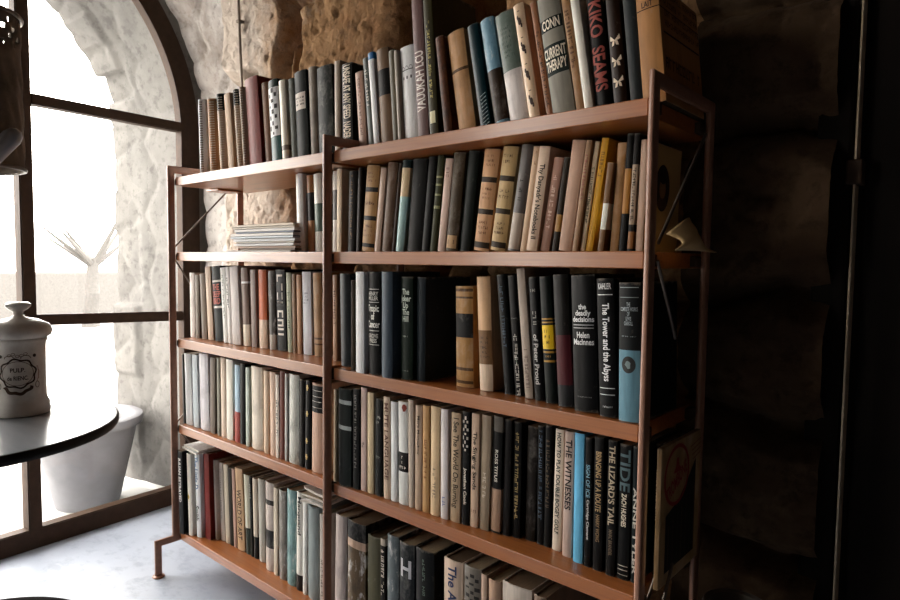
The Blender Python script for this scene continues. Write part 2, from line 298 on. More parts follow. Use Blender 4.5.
(3, 'pale vellum book with brown title band', 'H', 'c8a078', 1.2134, 0.058, 0.0323, 0.2233, -0.0556, {'bands': [(0.233, 0.531, '8a6238'), (0.0, 0.233, 'cbb49c')], 'letter': [(0.277, 0.487, '4a3018', 'h')]}),
(3, 'black jacketed book with dim blue lettering', 'J', '15181a', 1.2662, 0.062, 0.0209, 0.2293, -0.1075, {'letter': [(0.376, 0.918, '3a4a5a', 'v')]}),
(3, 'black book with faint white lettering', 'J', '14110f', 1.2893, 0.0638, 0.0214, 0.2282, -0.1011, {'letter': [(0.635, 0.652, '8a8884', 'h'), (0.0, 0.553, 'b8b0a8', 'v')]}),
(3, 'narrow pale grey book rising above its neighbours', 'P', 'a8988a', 1.3134, 0.0608, 0.0175, 0.2413, -0.1049, {'letter': [(0.07, 0.378, '7a6a60', 'v')]}),
(3, 'black book with grey title running down', 'J', '17171a', 1.3384, 0.057, 0.0199, 0.2259, -0.0885, {'text': [('of Peter Proud', 'v', 0.133, 0.537, 'b8b4b0', 0.5)], 'letter': [(0.869, 0.917, '9a968f', 'h'), (0.594, 0.723, '9a968f', 'v')]}),
(3, 'dark green book with bright yellow label', 'J', '16241f', 1.3655, 0.0528, 0.0231, 0.2279, -0.0865, {'bands': [(0.658, 0.67, 'a87c28'), (0.631, 0.643, 'a87c28'), (0.426, 0.615, 'd8b018'), (0.395, 0.411, 'a87c28'), (0.324, 0.34, 'a87c28')], 'letter': [(0.458, 0.591, '6a5408', 'h'), (0.355, 0.387, 'a87c28', 'h')]}),
(3, 'charcoal book with maroon lower panel', 'J', '2a2622', 1.3981, 0.0471, 0.0301, 0.2317, -0.076, {'bands': [(0.164, 0.542, '6a2830'), (0.0, 0.164, '34363a')]}),
(3, 'wide black book with lowercase white title', 'J', '18181a', 1.4431, 0.037, 0.0444, 0.2314, -0.0557, {'text': [('the\ndeadly\ndecisions', 'h', 0.658, 0.789, 'd8d8d8', 0.9), ('Helen\nMacInnes', 'h', 0.49, 0.585, 'd8d8d8', 0.85)], 'rules': [(0.636, 'b0b0b0'), (0.614, 'b0b0b0')], 'letter': [(0.102, 0.117, '7a7a7a', 'h')]}),
(3, 'black book with white serif title running down', 'H', '181a1c', 1.4876, 0.0309, 0.0307, 0.2274, -0.0557, {'rules': [(0.883, 'e0e0e0'), (0.21, 'd8d8d8'), (0.163, 'd8d8d8')], 'text': [('KAHLER', 'h', 0.922, 0.965, 'd8d8d8', 0.75), ('The Tower and the Abyss', 'v', 0.26, 0.822, 'ececec', 0.5)], 'letter': [(0.065, 0.087, 'c0c0c0', 'h')]}),
(3, 'thick book, black above and light blue below', 'H', '1c2224', 1.526, 0.027, 0.0364, 0.2221, -0.0281, {'bands': [(0.0, 0.516, '5d8a9c')], 'oval': (0.351, 0.473, '1a1c1c'), 'rules': [(0.965, '8a9496'), (0.894, '6a7476')], 'text': [('THE\nCOMPLETE WORKS\nOF\nLEWIS\nCARROLL', 'h', 0.694, 0.858, '8a9498', 0.8)], 'letter': [(0.609, 0.623, '7a8488', 'h')]}),  # dark base paints shade onto the cover sides, blue only on the spine
(4, 'dark slim book at far left end', 'P', '262824', 0.0095, 0.038, 0.0116, 0.2231, -0.0228, {}),
(4, 'white book with dark mark near top', 'P', 'd6d0ca', 0.0402, 0.0384, 0.0416, 0.2261, -0.0342, {}),
(4, 'pale blue-grey book', 'P', 'b4bcc0', 0.0842, 0.0388, 0.0326, 0.2281, -0.021, {}),
(4, 'white and lavender-grey jacketed book', 'J', 'c0bcc0', 0.1356, 0.0393, 0.0539, 0.2361, -0.0313, {'mott': 1}),
(4, 'brownish grey book', 'P', '7e6e60', 0.1846, 0.0399, 0.0291, 0.231, 0.0172, {}),
(4, 'slim pale green and brown book', 'P', '8c8878', 0.2223, 0.0403, 0.0164, 0.234, -0.0049, {}),
(4, 'slim cream book with brown specks', 'P', 'ccb8a4', 0.2478, 0.0406, 0.0257, 0.237, -0.0065, {}),
(4, 'cream-white book with thin ruled line', 'P', 'd4c8bc', 0.2822, 0.0409, 0.0356, 0.236, 0.0009, {}),
(4, 'light blue book with red foot', 'P', 'a4bccc', 0.3244, 0.0406, 0.0251, 0.225, 0.0062, {'bands': [(0.0, 0.396, 'b8483c')]}),
(4, 'slim black book', 'P', '181614', 0.3513, 0.0403, 0.0235, 0.232, 0.0149, {}),
(4, 'slim white and green book', 'P', 'b4bcb0', 0.3811, 0.04, 0.018, 0.225, 0.0022, {}),
(4, 'worn cream book with scuffed brown edge', 'J', 'c4b8a8', 0.428, 0.0395, 0.055, 0.232, -0.0085, {'mott': 1}),
(4, 'cream-tan book', 'P', 'c8ae94', 0.4754, 0.0389, 0.0219, 0.227, 0.0016, {}),
(4, 'pinkish cream book', 'P', 'ccae98', 0.5091, 0.0385, 0.0255, 0.227, -0.0099, {}),
(4, 'slim white book with black lettering', 'P', 'd0c4b8', 0.5308, 0.0383, 0.0144, 0.223, -0.0021, {'letter': [(0.217, 0.701, '2a2420', 'v')]}),
(4, 'red-brown book with dotted edge', 'P', '7c3a2c', 0.5525, 0.038, 0.0208, 0.235, 0.0043, {}),
(4, 'slim pale grey book', 'P', 'b4b0ac', 0.5713, 0.0378, 0.0105, 0.231, 0.0075, {}),
(4, 'mottled pale green-white book', 'J', 'b8b8b0', 0.6019, 0.0374, 0.0428, 0.233, 0.0099, {'mott': 3}),
(4, 'dark brown shadowed book', 'H', '2a1e18', 0.6381, 0.0369, 0.021, 0.225, 0.0179, {}),
(4, 'black book with four gilt ornaments', 'H', '1a1512', 0.6631, 0.0366, 0.0224, 0.2261, 0.0232, {'orn': [(0.92, 'c8a868'), (0.627, 'c8a868'), (0.321, 'c8a868'), (0.139, 'c8a868')]}),
(4, 'pinkish cream book with ruled black label', 'H', 'c09c86', 0.702, 0.036, 0.0439, 0.223, 0.0123, {'bands': [(0.676, 0.978, '221c1c')], 'rules': [(0.922, 'c8c0b8'), (0.855, 'c8c0b8'), (0.799, 'c8c0b8'), (0.732, 'c8c0b8')]}),
(4, 'thin pale tan strip of book behind upright', 'P', 'a89478', 0.7871, 0.0275, 0.0115, 0.222, 0.007, {}),
(4, 'greenish black book with two silver bands', 'H', '1e2c2a', 0.8247, 0.0232, 0.045, 0.23, -0.0026, {'bands': [(0.84, 0.881, 'a8b0b0'), (0.579, 0.62, 'a8b0b0')]}),
(4, 'black book with dim lettering', 'P', '161414', 0.8611, 0.0284, 0.0229, 0.234, -0.0028, {'letter': [(0.191, 0.959, '7a7674', 'v')]}),
(4, 'pinkish white slim book', 'P', 'c8aea4', 0.8835, 0.0321, 0.0182, 0.239, -0.001, {'letter': [(0.4, 0.478, '6a5a54', 'v')]}),
(4, 'cream slim book', 'P', 'c8b490', 0.9058, 0.0333, 0.0203, 0.231, -0.0049, {}),
(4, 'black-green book with pale marks', 'P', '1c201c', 0.9311, 0.0346, 0.0221, 0.221, 0.0016, {'letter': [(0.733, 0.836, 'a8a8a0', 'h'), (0.374, 0.425, '8a8a80', 'h')]}),
(4, 'cream book with brown capitals running down', 'P', 'c8b098', 0.9578, 0.036, 0.0211, 0.228, -0.0118, {'text': [('MUTE LANGUAGE', 'v', 0.188, 0.943, '6a4a3c', 0.6)]}),
(4, 'clean white and lilac book', 'P', 'd8d0cc', 0.9802, 0.0365, 0.0198, 0.221, -0.0108, {}),
(4, 'white book with black lettered band', 'P', 'dccfc6', 1.0076, 0.0372, 0.0274, 0.225, -0.016, {'bands': [(0.32, 0.51, '2a2422')], 'letter': [(0.34, 0.486, 'd8ccc0', 'h')], 'heart': (0.903, 0.98, '8a3a2c')}),
(4, 'grey-white slim book', 'P', 'b8a898', 1.0323, 0.0377, 0.0153, 0.233, -0.0172, {}),
(4, 'beige book with small black title', 'P', 'b89c84', 1.0518, 0.0382, 0.0188, 0.224, -0.0017, {'text': [('Mere Moneybox', 'v', 0.531, 0.903, '2a2018', 0.42)]}),
(4, 'orange-tan book', 'P', 'c09460', 1.0737, 0.0387, 0.0186, 0.227, -0.008, {'letter': [(0.308, 0.683, '8a5a30', 'v')]}),
(4, 'cream book with grey handwriting', 'P', 'd0b48e', 1.0978, 0.0394, 0.023, 0.229, -0.0055, {'letter': [(0.146, 0.441, '8a7868', 'v')]}),
(4, 'white and pale blue book', 'P', 'c8c0be', 1.1242, 0.0402, 0.0188, 0.228, -0.0115, {'letter': [(0.066, 0.221, '5a6ea0', 'v')]}),
(4, 'beige book covered with dark handwriting', 'P', 'b89e80', 1.1496, 0.0437, 0.0252, 0.224, 0.0016, {'text': [('I See The World On Burning', 'v', 0.131, 0.956, '3a3020', 0.7)]}),
(4, 'black book with white abstract shapes near top', 'P', '1a1816', 1.1737, 0.047, 0.0186, 0.23, 0.0002, {'text': [('Jonathan Cook', 'v', 0.178, 0.506, 'e0d4c4', 0.5)], 'patch': (0.647, 0.964, 'c8bcb0')}),
(4, 'cream book with black script title', 'P', 'c4a890', 1.1943, 0.0499, 0.0189, 0.229, 0.0046, {'text': [('The Singing Sands', 'v', 0.332, 0.842, '241c18', 0.62)], 'letter': [(0.119, 0.172, '6a5040', 'h')]}),
(4, 'grey-beige book with pale lettering', 'P', '9a8872', 1.2169, 0.0537, 0.0227, 0.229, 0.012, {'letter': [(0.265, 0.502, 'cfc0ac', 'v')]}),
(4, 'black book with tan foot and white name', 'P', '1a1614', 1.2412, 0.0577, 0.022, 0.23, 0.0177, {'bands': [(0.872, 1.0, '6a6258'), (0.017, 0.382, 'a88870')], 'text': [('ROSS TITUS', 'v', 0.442, 0.718, 'd8d0c4', 0.32)]}),
(4, 'black book with dark red edge', 'P', '1c100c', 1.2642, 0.0624, 0.0158, 0.227, 0.0084, {}),
(4, 'black book with small yellow lettering', 'P', '14110e', 1.2846, 0.0677, 0.0172, 0.225, -0.0007, {'letter': [(0.112, 0.932, 'a08858', 'v')]}),
(4, 'dark brown glossy book', 'P', '2c2014', 1.3113, 0.075, 0.0213, 0.22, 0.0074, {'mott': 1}),
(4, 'black book with dim blue lettering', 'P', '121214', 1.3346, 0.0746, 0.0133, 0.225, -0.0095, {'letter': [(0.21, 0.968, '4a5a6c', 'v')]}),
(4, 'black book beside cream golf book', 'P', '15120f', 1.3503, 0.0743, 0.0129, 0.228, -0.0063, {'letter': [(0.31, 0.887, '5a4a38', 'v')]}),
(4, 'cream book with dark green capitals', 'P', 'cdbfae', 1.3703, 0.0735, 0.017, 0.226, 0.0118, {'text': [('HOW TO PLAY DOUBLE BOGEY GOLF', 'v', 0.14, 0.973, '24302a', 0.5)]}),
(4, 'pinkish grey book with heavy black capitals', 'P', 'b8a094', 1.3972, 0.065, 0.0182, 0.228, 0.0032, {'text': [('THE WITNESSES', 'v', 0.379, 0.938, '1c1614', 0.68)]}),
(4, 'bright light blue book', 'P', '62aed4', 1.4236, 0.058, 0.0182, 0.231, -0.0083, {}),
(4, 'slim black book with white script', 'P', '141414', 1.4433, 0.0568, 0.0119, 0.227, -0.01, {'text': [('SIGN OF ICE', 'v', 0.539, 0.794, '7aa8bc', 0.6), ('Cartridge Clement', 'v', 0.212, 0.523, 'd0ccc8', 0.5)]}),
(4, 'black book with gilt capitals', 'P', '16110e', 1.4633, 0.0555, 0.017, 0.232, -0.0092, {'text': [('BRINGING UP A ROUTE', 'v', 0.446, 0.895, 'a88c64', 0.62), ('HARRY WONG', 'v', 0.22, 0.424, '8a7050', 0.42)]}),
(4, 'black book with tall pale capitals', 'P', '15110e', 1.4877, 0.0541, 0.0161, 0.232, -0.0029, {'text': [("THE LIZARD'S TAIL", 'v', 0.374, 0.963, 'b0a088', 0.72), ('MARC BRANDEL', 'v', 0.151, 0.344, '6a5a48', 0.4)]}),
(4, 'black book with large dim teal capitals', 'P', '131415', 1.509, 0.0565, 0.0208, 0.229, 0.0002, {'text': [('TIDE', 'v', 0.655, 0.964, '4a6066', 0.85), ('ZACH HUGHES', 'v', 0.395, 0.64, 'd8ccb8', 0.42)], 'rules': [(0.104, 'c8c0b4'), (0.074, 'c8c0b4'), (0.037, 'a8a094')]}),
(4, 'dark teal book with spaced white capitals', 'P', '1c2c30', 1.5286, 0.0587, 0.011, 0.229, -0.0085, {'text': [('ANNE TYLER', 'v', 0.062, 0.701, 'b8b4ac', 0.6)]}),
(5, 'blue-black book with white capitals at left end', 'P', '1c2226', 0.0322, 0.012, 0.0294, 0.2671, -0.0208, {'text': [('JULIAN BETRAYED', 'v', 0.386, 0.916, 'dcd8d4', 0.6)]}),
(5, 'cream book with yellow-brown emblem', 'J', 'cfc8bc', 0.0653, 0.025, 0.0257, 0.2613, -0.034, {'orn': [(0.473, 'b89848')]}),
(5, 'white book with blue and black script', 'J', 'ccd0cc', 0.0962, 0.0366, 0.0302, 0.2692, -0.0371, {'text': [('The Little D.', 'v', 0.55, 0.952, '4a6a90', 0.6), ('Smith', 'v', 0.194, 0.372, '2a2a2a', 0.6)]}),
(5, 'bright red book', 'P', '8e2a22', 0.1306, 0.0493, 0.034, 0.2711, -0.0295, {}),
(5, 'slim grey-white book', 'P', 'c0b6ac', 0.1573, 0.0642, 0.0093, 0.2514, -0.0416, {}),
(5, 'grey-white book with faint lettering', 'P', 'bab0a6', 0.1767, 0.075, 0.0218, 0.2455, -0.05, {'letter': [(0.257, 0.922, '8a8078', 'v')]}),
(5, 'slim cream book', 'P', 'bcb09c', 0.2028, 0.0757, 0.0238, 0.2443, -0.0461, {}),
(5, 'dark brown and green book', 'P', '40382a', 0.2265, 0.0762, 0.0197, 0.2402, -0.0422, {}),
(5, 'slim pale pink book', 'P', 'b89484', 0.2469, 0.0767, 0.0154, 0.2413, -0.0466, {}),
(5, 'tan book with ornate black lettering', 'P', 'b89672', 0.2776, 0.0774, 0.0399, 0.2483, -0.0505, {'text': [('WORLD OF ART', 'v', 0.132, 0.743, '3a2a1a', 0.6)]}),
(5, 'white book with dark green foot', 'J', 'bcb8a4', 0.3148, 0.0782, 0.0295, 0.2382, -0.0428, {'bands': [(0.0, 0.334, '3a4438')]}),
(5, 'dark slim book with white lettering', 'P', '33352f', 0.3365, 0.0787, 0.0101, 0.2381, -0.0353, {'letter': [(0.712, 0.912, 'c8c4b8', 'v')]}),
(5, 'cream book with blackened foot', 'J', 'beb2a0', 0.3549, 0.0792, 0.0234, 0.2371, -0.0276, {'bands': [(0.0, 0.272, '2a2a28')]}),
(5, 'grey-white cloth book', 'H', 'aaa69c', 0.3846, 0.08, 0.0317, 0.242, -0.02, {}),
(5, 'white book with dark pictorial panel', 'J', 'b8aca4', 0.4452, 0.0657, 0.0392, 0.252, -0.0011, {'bands': [(0.749, 0.806, '3a342e'), (0.259, 0.464, '3a3a3a')], 'mott': 1}),
(5, 'slim cream book beside pictorial one', 'P', 'c4b8a4', 0.4821, 0.0632, 0.0184, 0.247, 0.0015, {}),
(5, 'grey book with brownish patches', 'J', '8e8880', 0.5152, 0.0615, 0.034, 0.248, -0.0033, {'mott': 3}),
(5, 'teal and white patterned book', 'J', '7da0a0', 0.5583, 0.0592, 0.0388, 0.262, 0.0039, {'mott': 3}),
(5, 'white book with black capitals, dark foot', 'J', 'd0cac2', 0.598, 0.0569, 0.0275, 0.266, 0.0167, {'text': [('Marquand', 'v', 0.572, 0.958, '1c1a18', 0.62)], 'bands': [(0.0, 0.162, '3a302a')]}),
(5, 'white ragged paper-covered book', 'J', 'd2cec6', 0.6254, 0.0557, 0.0173, 0.249, 0.0112, {'mott': 1}),
(5, 'thick grey-blue book under crumpled papers', 'H', '8a9494', 0.6609, 0.054, 0.0417, 0.245, 0.003, {}),
(5, 'grey book with faint black lettering', 'P', 'a8a098', 0.7054, 0.0518, 0.0211, 0.237, 0.0005, {'letter': [(0.092, 0.509, '3a3634', 'v')]}),
(5, 'pale grey-brown worn book', 'H', 'a89c98', 0.7766, 0.0488, 0.0423, 0.256, 0.0188, {'mott': 1}),
(5, 'book with black head and brown photograph jacket', 'J', '6e5634', 0.8393, 0.0465, 0.0641, 0.257, 0.0044, {'bands': [(0.829, 0.998, '141210'), (0.753, 0.829, 'b89a84')], 'mott': 3}),
(5, 'plain olive green cloth book', 'H', '5e5a3e', 0.9064, 0.0439, 0.044, 0.243, -0.0046, {}),
(5, 'slim black book with pale lettering', 'P', '2a241e', 0.9407, 0.0425, 0.0152, 0.249, -0.0067, {'bands': [(0.936, 1.0, 'b0a494')], 'letter': [(0.451, 0.899, 'c8bcac', 'v2')]}),
(5, 'glossy black and white streaked book', 'J', '6a7478', 0.9707, 0.0413, 0.0358, 0.266, -0.0012, {'mott': 3}),
(5, 'grey-black jacketed book with tilted white letters', 'J', '30363a', 1.0176, 0.0396, 0.045, 0.262, -0.0079, {'text': [('H', 'h', 0.712, 0.865, 'b8b8bc', 0.7)], 'mott': 1}),
(5, 'black jacketed book with white edge', 'J', '141614', 1.0735, 0.0383, 0.0522, 0.265, -0.0089, {'letter': [(0.614, 0.926, '5a6a60', 'v')]}),
(5, 'cream book with blue serif title', 'J', 'c8b09c', 1.1545, 0.0363, 0.0506, 0.271, -0.0074, {'text': [('The Art', 'v', 0.606, 0.96, '28345a', 0.45)]}),
(5, 'black and white patterned jacketed book', 'J', '7c746a', 1.2082, 0.0349, 0.0439, 0.274, -0.0151, {'patch': (0.675, 0.955, '201c18')}),
(5, 'slim cream paperback', 'P', 'b89c88', 1.2401, 0.0342, 0.0132, 0.271, -0.0178, {}),
(5, 'cream and brown jacketed book', 'J', 'b09078', 1.2637, 0.0337, 0.0283, 0.267, -0.0178, {}),
(5, 'wide white and brown worn jacketed book', 'J', 'b8aca0', 1.3165, 0.0325, 0.0658, 0.275, -0.0184, {'mott': 1}),
(5, 'brown jacketed book showing only its top', 'J', '8a7462', 1.3693, 0.0312, 0.0259, 0.2751, -0.0202, {}),
]
# ------------------------------------------------------------------ books
SHELF = {1: 1.2327, 2: 1.0002, 3: .728, 4: .453, 5: .105}
SNAME = {1: 'top', 2: 'second', 3: 'middle', 4: 'fourth', 5: 'bottom'}
PAGES = []
def page_mat():
    if not PAGES:
        for k, h in enumerate(('8a7860', '6e5c48', '94846c', '5c4c3a')):
            t = NT('page_edges_%s' % 'abcd'[k]); f = t.noise(60, 3, .6, (18, 1, .4)); c = lin(h)
            PAGES.append(t.principled(t.ramp(f, [(.3, shade(c, .7)), (.7, shade(c, 1.1))]), .85, 0, .2, f, .3, .0008))
    return random.choice(PAGES)

class Spine:
    """collects flat shapes printed on a spine (or a cover side) and bends them to it"""
    def __init__(s, w, H, e, off=.0006): s.w, s.H, s.e, s.off = w, H, e, off; s.by = {}
    def y(s, x): return s.e*(2*x/s.w)**2-s.off
    def quad(s, c, x0, x1, z0, z1, n=5, sk=0):
        V, F = s.by.setdefault(c, ([], []))
        for k in range(n):
            a, b = x0+(x1-x0)*k/n, x0+(x1-x0)*(k+1)/n; i = len(V)
            V += [(a, s.y(a), z0), (b, s.y(b), z0), (b, s.y(b), z1+sk), (a, s.y(a), z1+sk)]; F.append((i, i+1, i+2, i+3))
    def poly(s, c, pts):
        V, F = s.by.setdefault(c, ([], [])); i = len(V)
        cx = sum(p[0] for p in pts)/len(pts); cz = sum(p[1] for p in pts)/len(pts)
        V.append((cx, s.y(cx), cz)); V += [(x, s.y(x), z) for x, z in pts]; n = len(pts)
        F += [(i, i+1+k, i+1+(k+1) % n) for k in range(n)]
    def ell(s, c, cx, cz, rx, rz, n=18, wob=0):
        s.poly(c, [(cx+rx*(1+wob*random.uniform(-1, 1))*math.cos(2*PI*k/n), cz+rz*(1+wob*random.uniform(-1, 1))*math.sin(2*PI*k/n)) for k in range(n)])
    def text(s, c, txt, mode, z0, z1, rw):
        V, F = text_pts(txt)
        if not len(V): return
        zc, L, W = (z0+z1)/2, z1-z0, rw*s.w
        bm = bmesh.new()
        vs = [bm.verts.new((v[1]*W, 0, zc-v[0]*L) if mode == 'v' else (-v[1]*W, 0, zc+v[0]*L) if mode == 'u' else (v[0]*W, 0, zc+v[1]*L)) for v in V]
        for f in F:
            try: bm.faces.new([vs[i] for i in f])
            except ValueError: pass
        for k in range(1, 6):
            bmesh.ops.bisect_plane(bm, geom=bm.verts[:]+bm.edges[:]+bm.faces[:], plane_co=(-W/2+W*k/6, 0, 0), plane_no=(1, 0, 0))
        bm.verts.index_update()
        A, B = s.by.setdefault(c, ([], [])); i = len(A)
        A += [(v.co.x, s.y(v.co.x), v.co.z) for v in bm.verts]
        B += [tuple(i+v.index for v in f.verts) for f in bm.faces]; bm.free()
    def scribble(s, c, z0, z1, mode):
        w = s.w
        if z1-z0 < .002: z0, z1 = z0-.0012, z0+.0016
        if mode == 'b': s.quad(c, -.3*w, .3*w, z0, z1); return
        if mode in ('v', 'v2'):
            cw = min(.0075, .5*w) if mode == 'v' else .62*w; gl = cw*.75; z = z1
            while z-gl > z0:
                if random.random() < .16: z -= gl*.8; continue
                t = gl*.28
                for _ in range(random.choice((2, 2, 3))):
                    if random.random() < .5:
                        a = random.choice((0, gl-t, gl*.4)); s.quad(c, -cw/2, cw/2, z-a-t, z-a, 3)
                    else:
                        a = random.choice((-cw/2, cw/2-t, -t/2)); s.quad(c, a, a+t, z-gl, z, 1)
                z -= gl*1.25
        else:
            rows = max(1, int((z1-z0)/.0085)); rh = (z1-z0)/rows
            for r in range(rows):
                x = -random.uniform(.22, .34)*w; xe = -x; zz = z0+rh*(r+.2); gh = rh*.55
                while x < xe:
                    g = gh*.6; t = g*.3
                    if random.random() < .85:
                        s.quad(c, x, x+t, zz, zz+gh, 1)
                        if random.random() < .7: s.quad(c, x, min(x+g, xe), zz+random.choice((0, .4, .75))*gh, zz+random.choice((.25, .6, 1))*gh, 1)
                    x += g*1.35
    def build(s, name, parent):
        for c, (V, F) in s.by.items(): flat_mesh(name, V, F, c, parent)

def make_book(kind, col, w, H, D, ex):
    rounded = kind in 'HJS'
    e = {'H': min(.15*w, .0050), 'J': min(.15*w, .0048), 'S': .42*w, 'P': min(.11*w, .0026)}[kind]
    t = {'H': .0026, 'J': .0022, 'S': .0012, 'P': .0009}[kind]; t = min(t, w*.16)
    ns = 10 if rounded else 8
    out = [(-w/2, D)]
    if kind == 'H' and w > .02: out += [(-w/2, e+.011), (-w/2+.0011, e+.007), (-w/2, e+.003)]
    sp0 = len(out)
    out += [(w*(k/ns-.5), e*(2*k/ns-1)**2) for k in range(ns+1)]
    sp1 = len(out)-1
    if kind == 'H' and w > .02: out += [(w/2, e+.003), (w/2-.0011, e+.007), (w/2, e+.011)]
    out += [(w/2, D)]
    inn = [(max(-w/2+t, min(w/2-t, x)), min(D, max(y+t, e*(2*x/w)**2*.9+t))) for x, y in out]
    bands = sorted(ex.get('bands', []), key=lambda b: b[0]-b[1])
    zs = sorted({0., 1.}|{round(b[0], 4) for b in bands}|{round(b[1], 4) for b in bands})
    zs = [z for i, z in enumerate(zs) if i == 0 or z-zs[i-1] > .002]; zs[-1] = 1.
    mats = [mat_book(col, ex.get('mott', 0), kind)]; mi = {}
    for b in bands:
        if b[2] not in mi: mi[b[2]] = len(mats); mats.append(mat_book(b[2], 1 if ex.get('mott') else 0, kind))
    bm = bmesh.new(); rings = []
    for z in zs:
        jit = [random.uniform(-1, 1)*.0006 if z == 1. and kind == 'J' else 0 for _ in out]
        rings.append(([bm.verts.new((x, y, z*H+j)) for (x, y), j in zip(out, jit)], [bm.verts.new((x, y, z*H+j)) for (x, y), j in zip(inn, jit)]))
    n = len(out)
    for (A, a), (Bq, b), z0, z1 in zip(rings, rings[1:], zs, zs[1:]):
        zm = (z0+z1)/2; m = 0
        for q in bands:
            if q[0] <= zm <= q[1]: m = mi[q[2]]
        for k in range(n-1):
            f = bm.faces.new((A[k], A[k+1], Bq[k+1], Bq[k]))
            if kind != 'H' or sp0 <= k < sp1: f.material_index = m
            bm.faces.new((a[k+1], a[k], b[k], b[k+1]))
        for k in (0, n-1):
            bm.faces.new((A[k], Bq[k], b[k], a[k]) if k == 0 else (Bq[k], A[k], a[k], b[k]))
    for (A, a), top in ((rings[0], 0), (rings[-1], 1)):
        for k in range(n-1):
            bm.faces.new((A[k], A[k+1], a[k+1], a[k]) if top else (A[k+1], A[k], a[k], a[k+1]))
    if kind != 'P': bmesh.ops.bevel(bm, geom=[ed for ed in bm.edges if ed.verts[0] in rings[-1][0] and ed.verts[1] in rings[-1][0]], offset=.0006, segments=1, affect='EDGES')
    bmesh.ops.recalc_face_normals(bm, faces=bm.faces)
    name = {'H': 'hardcover_book', 'J': 'jacketed_book', 'P': 'book', 'S': 'spiral_notebook'}[kind]
    root = obj(name, bm, mats, smooth=30)
    ov = {'H': .0035, 'J': .0032, 'P': .0004, 'S': .004}[kind]
    pb = bmesh.new(); box(pb, -w/2+t*1.05, w/2-t*1.05, e+t*1.3, D-(.0035 if kind in 'HJ' else .0005), ov, H-ov)
    # a little waviness of the page tops
    obj('page_block', pb, page_mat(), root)
    S = Spine(w, H, e)
    Z = lambda f: f*H
    for a, b, c, mode in ex.get('letter', []): S.scribble(c, Z(a), Z(b), mode)
    for txt, mode, a, b, c, rw in ex.get('text', []): S.text(c, txt, mode, Z(a), Z(b), rw)
    for f, c in ex.get('rules', []): S.quad(c, -.43*w, .43*w, Z(f)-.0006, Z(f)+.0006)
    for f, c in ex.get('orn', []):
        for k in range(3): S.ell(c, 0, Z(f)+(k-1)*.0045, .22*w*(1 if k == 1 else .6), .003)
    if 'label' in ex:
        a, b, c, c2 = ex['label']; L = Spine(w, H, e, .0004); L.quad(c, -.42*w, .42*w, Z(a), Z(b)); L.build('spine_label', root)
        S.off = .0008; S.scribble(c2, Z(a)+.2*Z(b-a), Z(b)-.2*Z(b-a), 'h')
    if 'patch' in ex:
        a, b, c = ex['patch']; nz = 9
        for r in range(nz):
            for q in range(3):
                if (r+q) % 2:
                    x0 = (-.42+.28*q)*w; z0 = Z(a)+(Z(b)-Z(a))*r/nz
                    S.quad(c, x0+random.uniform(0, .08)*w, x0+random.uniform(.2, .3)*w, z0+random.uniform(0, .3)*Z(b-a)/nz, z0+Z(b-a)/nz*random.uniform(.7, 1))
    if 'doodle' in ex:
        a, b, c = ex['doodle']
        for k in range(3):
            Q = Spine(w, H, e)
            x = (-.26+.26*k)*w; top = Z(a)+.7*Z(b-a)
            for q in range(9):
                th = PI*q/8; Q.ell(c, x+.11*w*math.cos(th), top+.012*math.sin(th)*.6, .018*w, .0012, 6)
            Q.ell(c, x, Z(a)+.12*Z(b-a), .05*w, .004)
            Q.quad(c, x-.12*w, x+.12*w, top-.002, top); Q.build('spine_drawing', root)
    if 'birds' in ex:
        a, b, c = ex['birds']
        for k in range(4):
            Q = Spine(w, H, e); z = Z(a)+Z(b-a)*(.08+.27*k); Q.ell(c, 0, z, .17*w, .007, 14, .15); Q.ell(c, -.14*w, z+.008, .09*w, .0045); Q.quad(c, .05*w, .2*w, z-.012, z-.004)
            Q.quad(c, -.1*w, .12*w, z+.019, z+.0205); Q.build('spine_drawing', root)
    if 'butter' in ex:
        a, b, c = ex['butter']
        for k in range(3):
            z = Z(a)+Z(b-a)*(.06+.44*k); Q = Spine(w, H, e)
            for sgn in (-1, 1):
                Q.poly(c, [(0, z), (sgn*.34*w, z+.009), (sgn*.38*w, z+.001), (sgn*.12*w, z-.001)]); Q.poly(c, [(0, z), (sgn*.2*w, z-.002), (sgn*.26*w, z-.009), (sgn*.08*w, z-.008)])
            Q.build('spine_drawing', root)
    if 'strokes' in ex:
        a, b, c = ex['strokes']
        for k in range(9):
            z = Z(a)+Z(b-a)*k/9; S.poly(c, [(-.05*w, z), (.4*w, z+.006), (.4*w, z+.0075), (-.05*w, z+.0012)])
    if 'oval' in ex:
        a, b, c = ex['oval']; S.ell(c, 0, Z(a+b)/2, .32*w, Z(b-a)/2, 24); S.off = .0009; S.ell('6a7a7c', 0, Z(a+b)/2, .12*w, Z(b-a)/4, 10, .4)
    if 'heart' in ex:
        a, b, c = ex['heart']; S.ell(c, .2*w, Z(a+b)/2, .22*w, Z(b-a)/2, 12, .25)
    S.build('spine_lettering', root)
    if 'comb' in ex:
        T = Spine(w, H, e, .0011); z = .006
        while z < H-.008:
            for x0, x1 in ((-.38, -.14), (.10, .34)): T.quad(ex['comb'], x0*w, x1*w, z, z+.0028)
            z += .0072
        T.build('comb_binding', root)
    return root, e

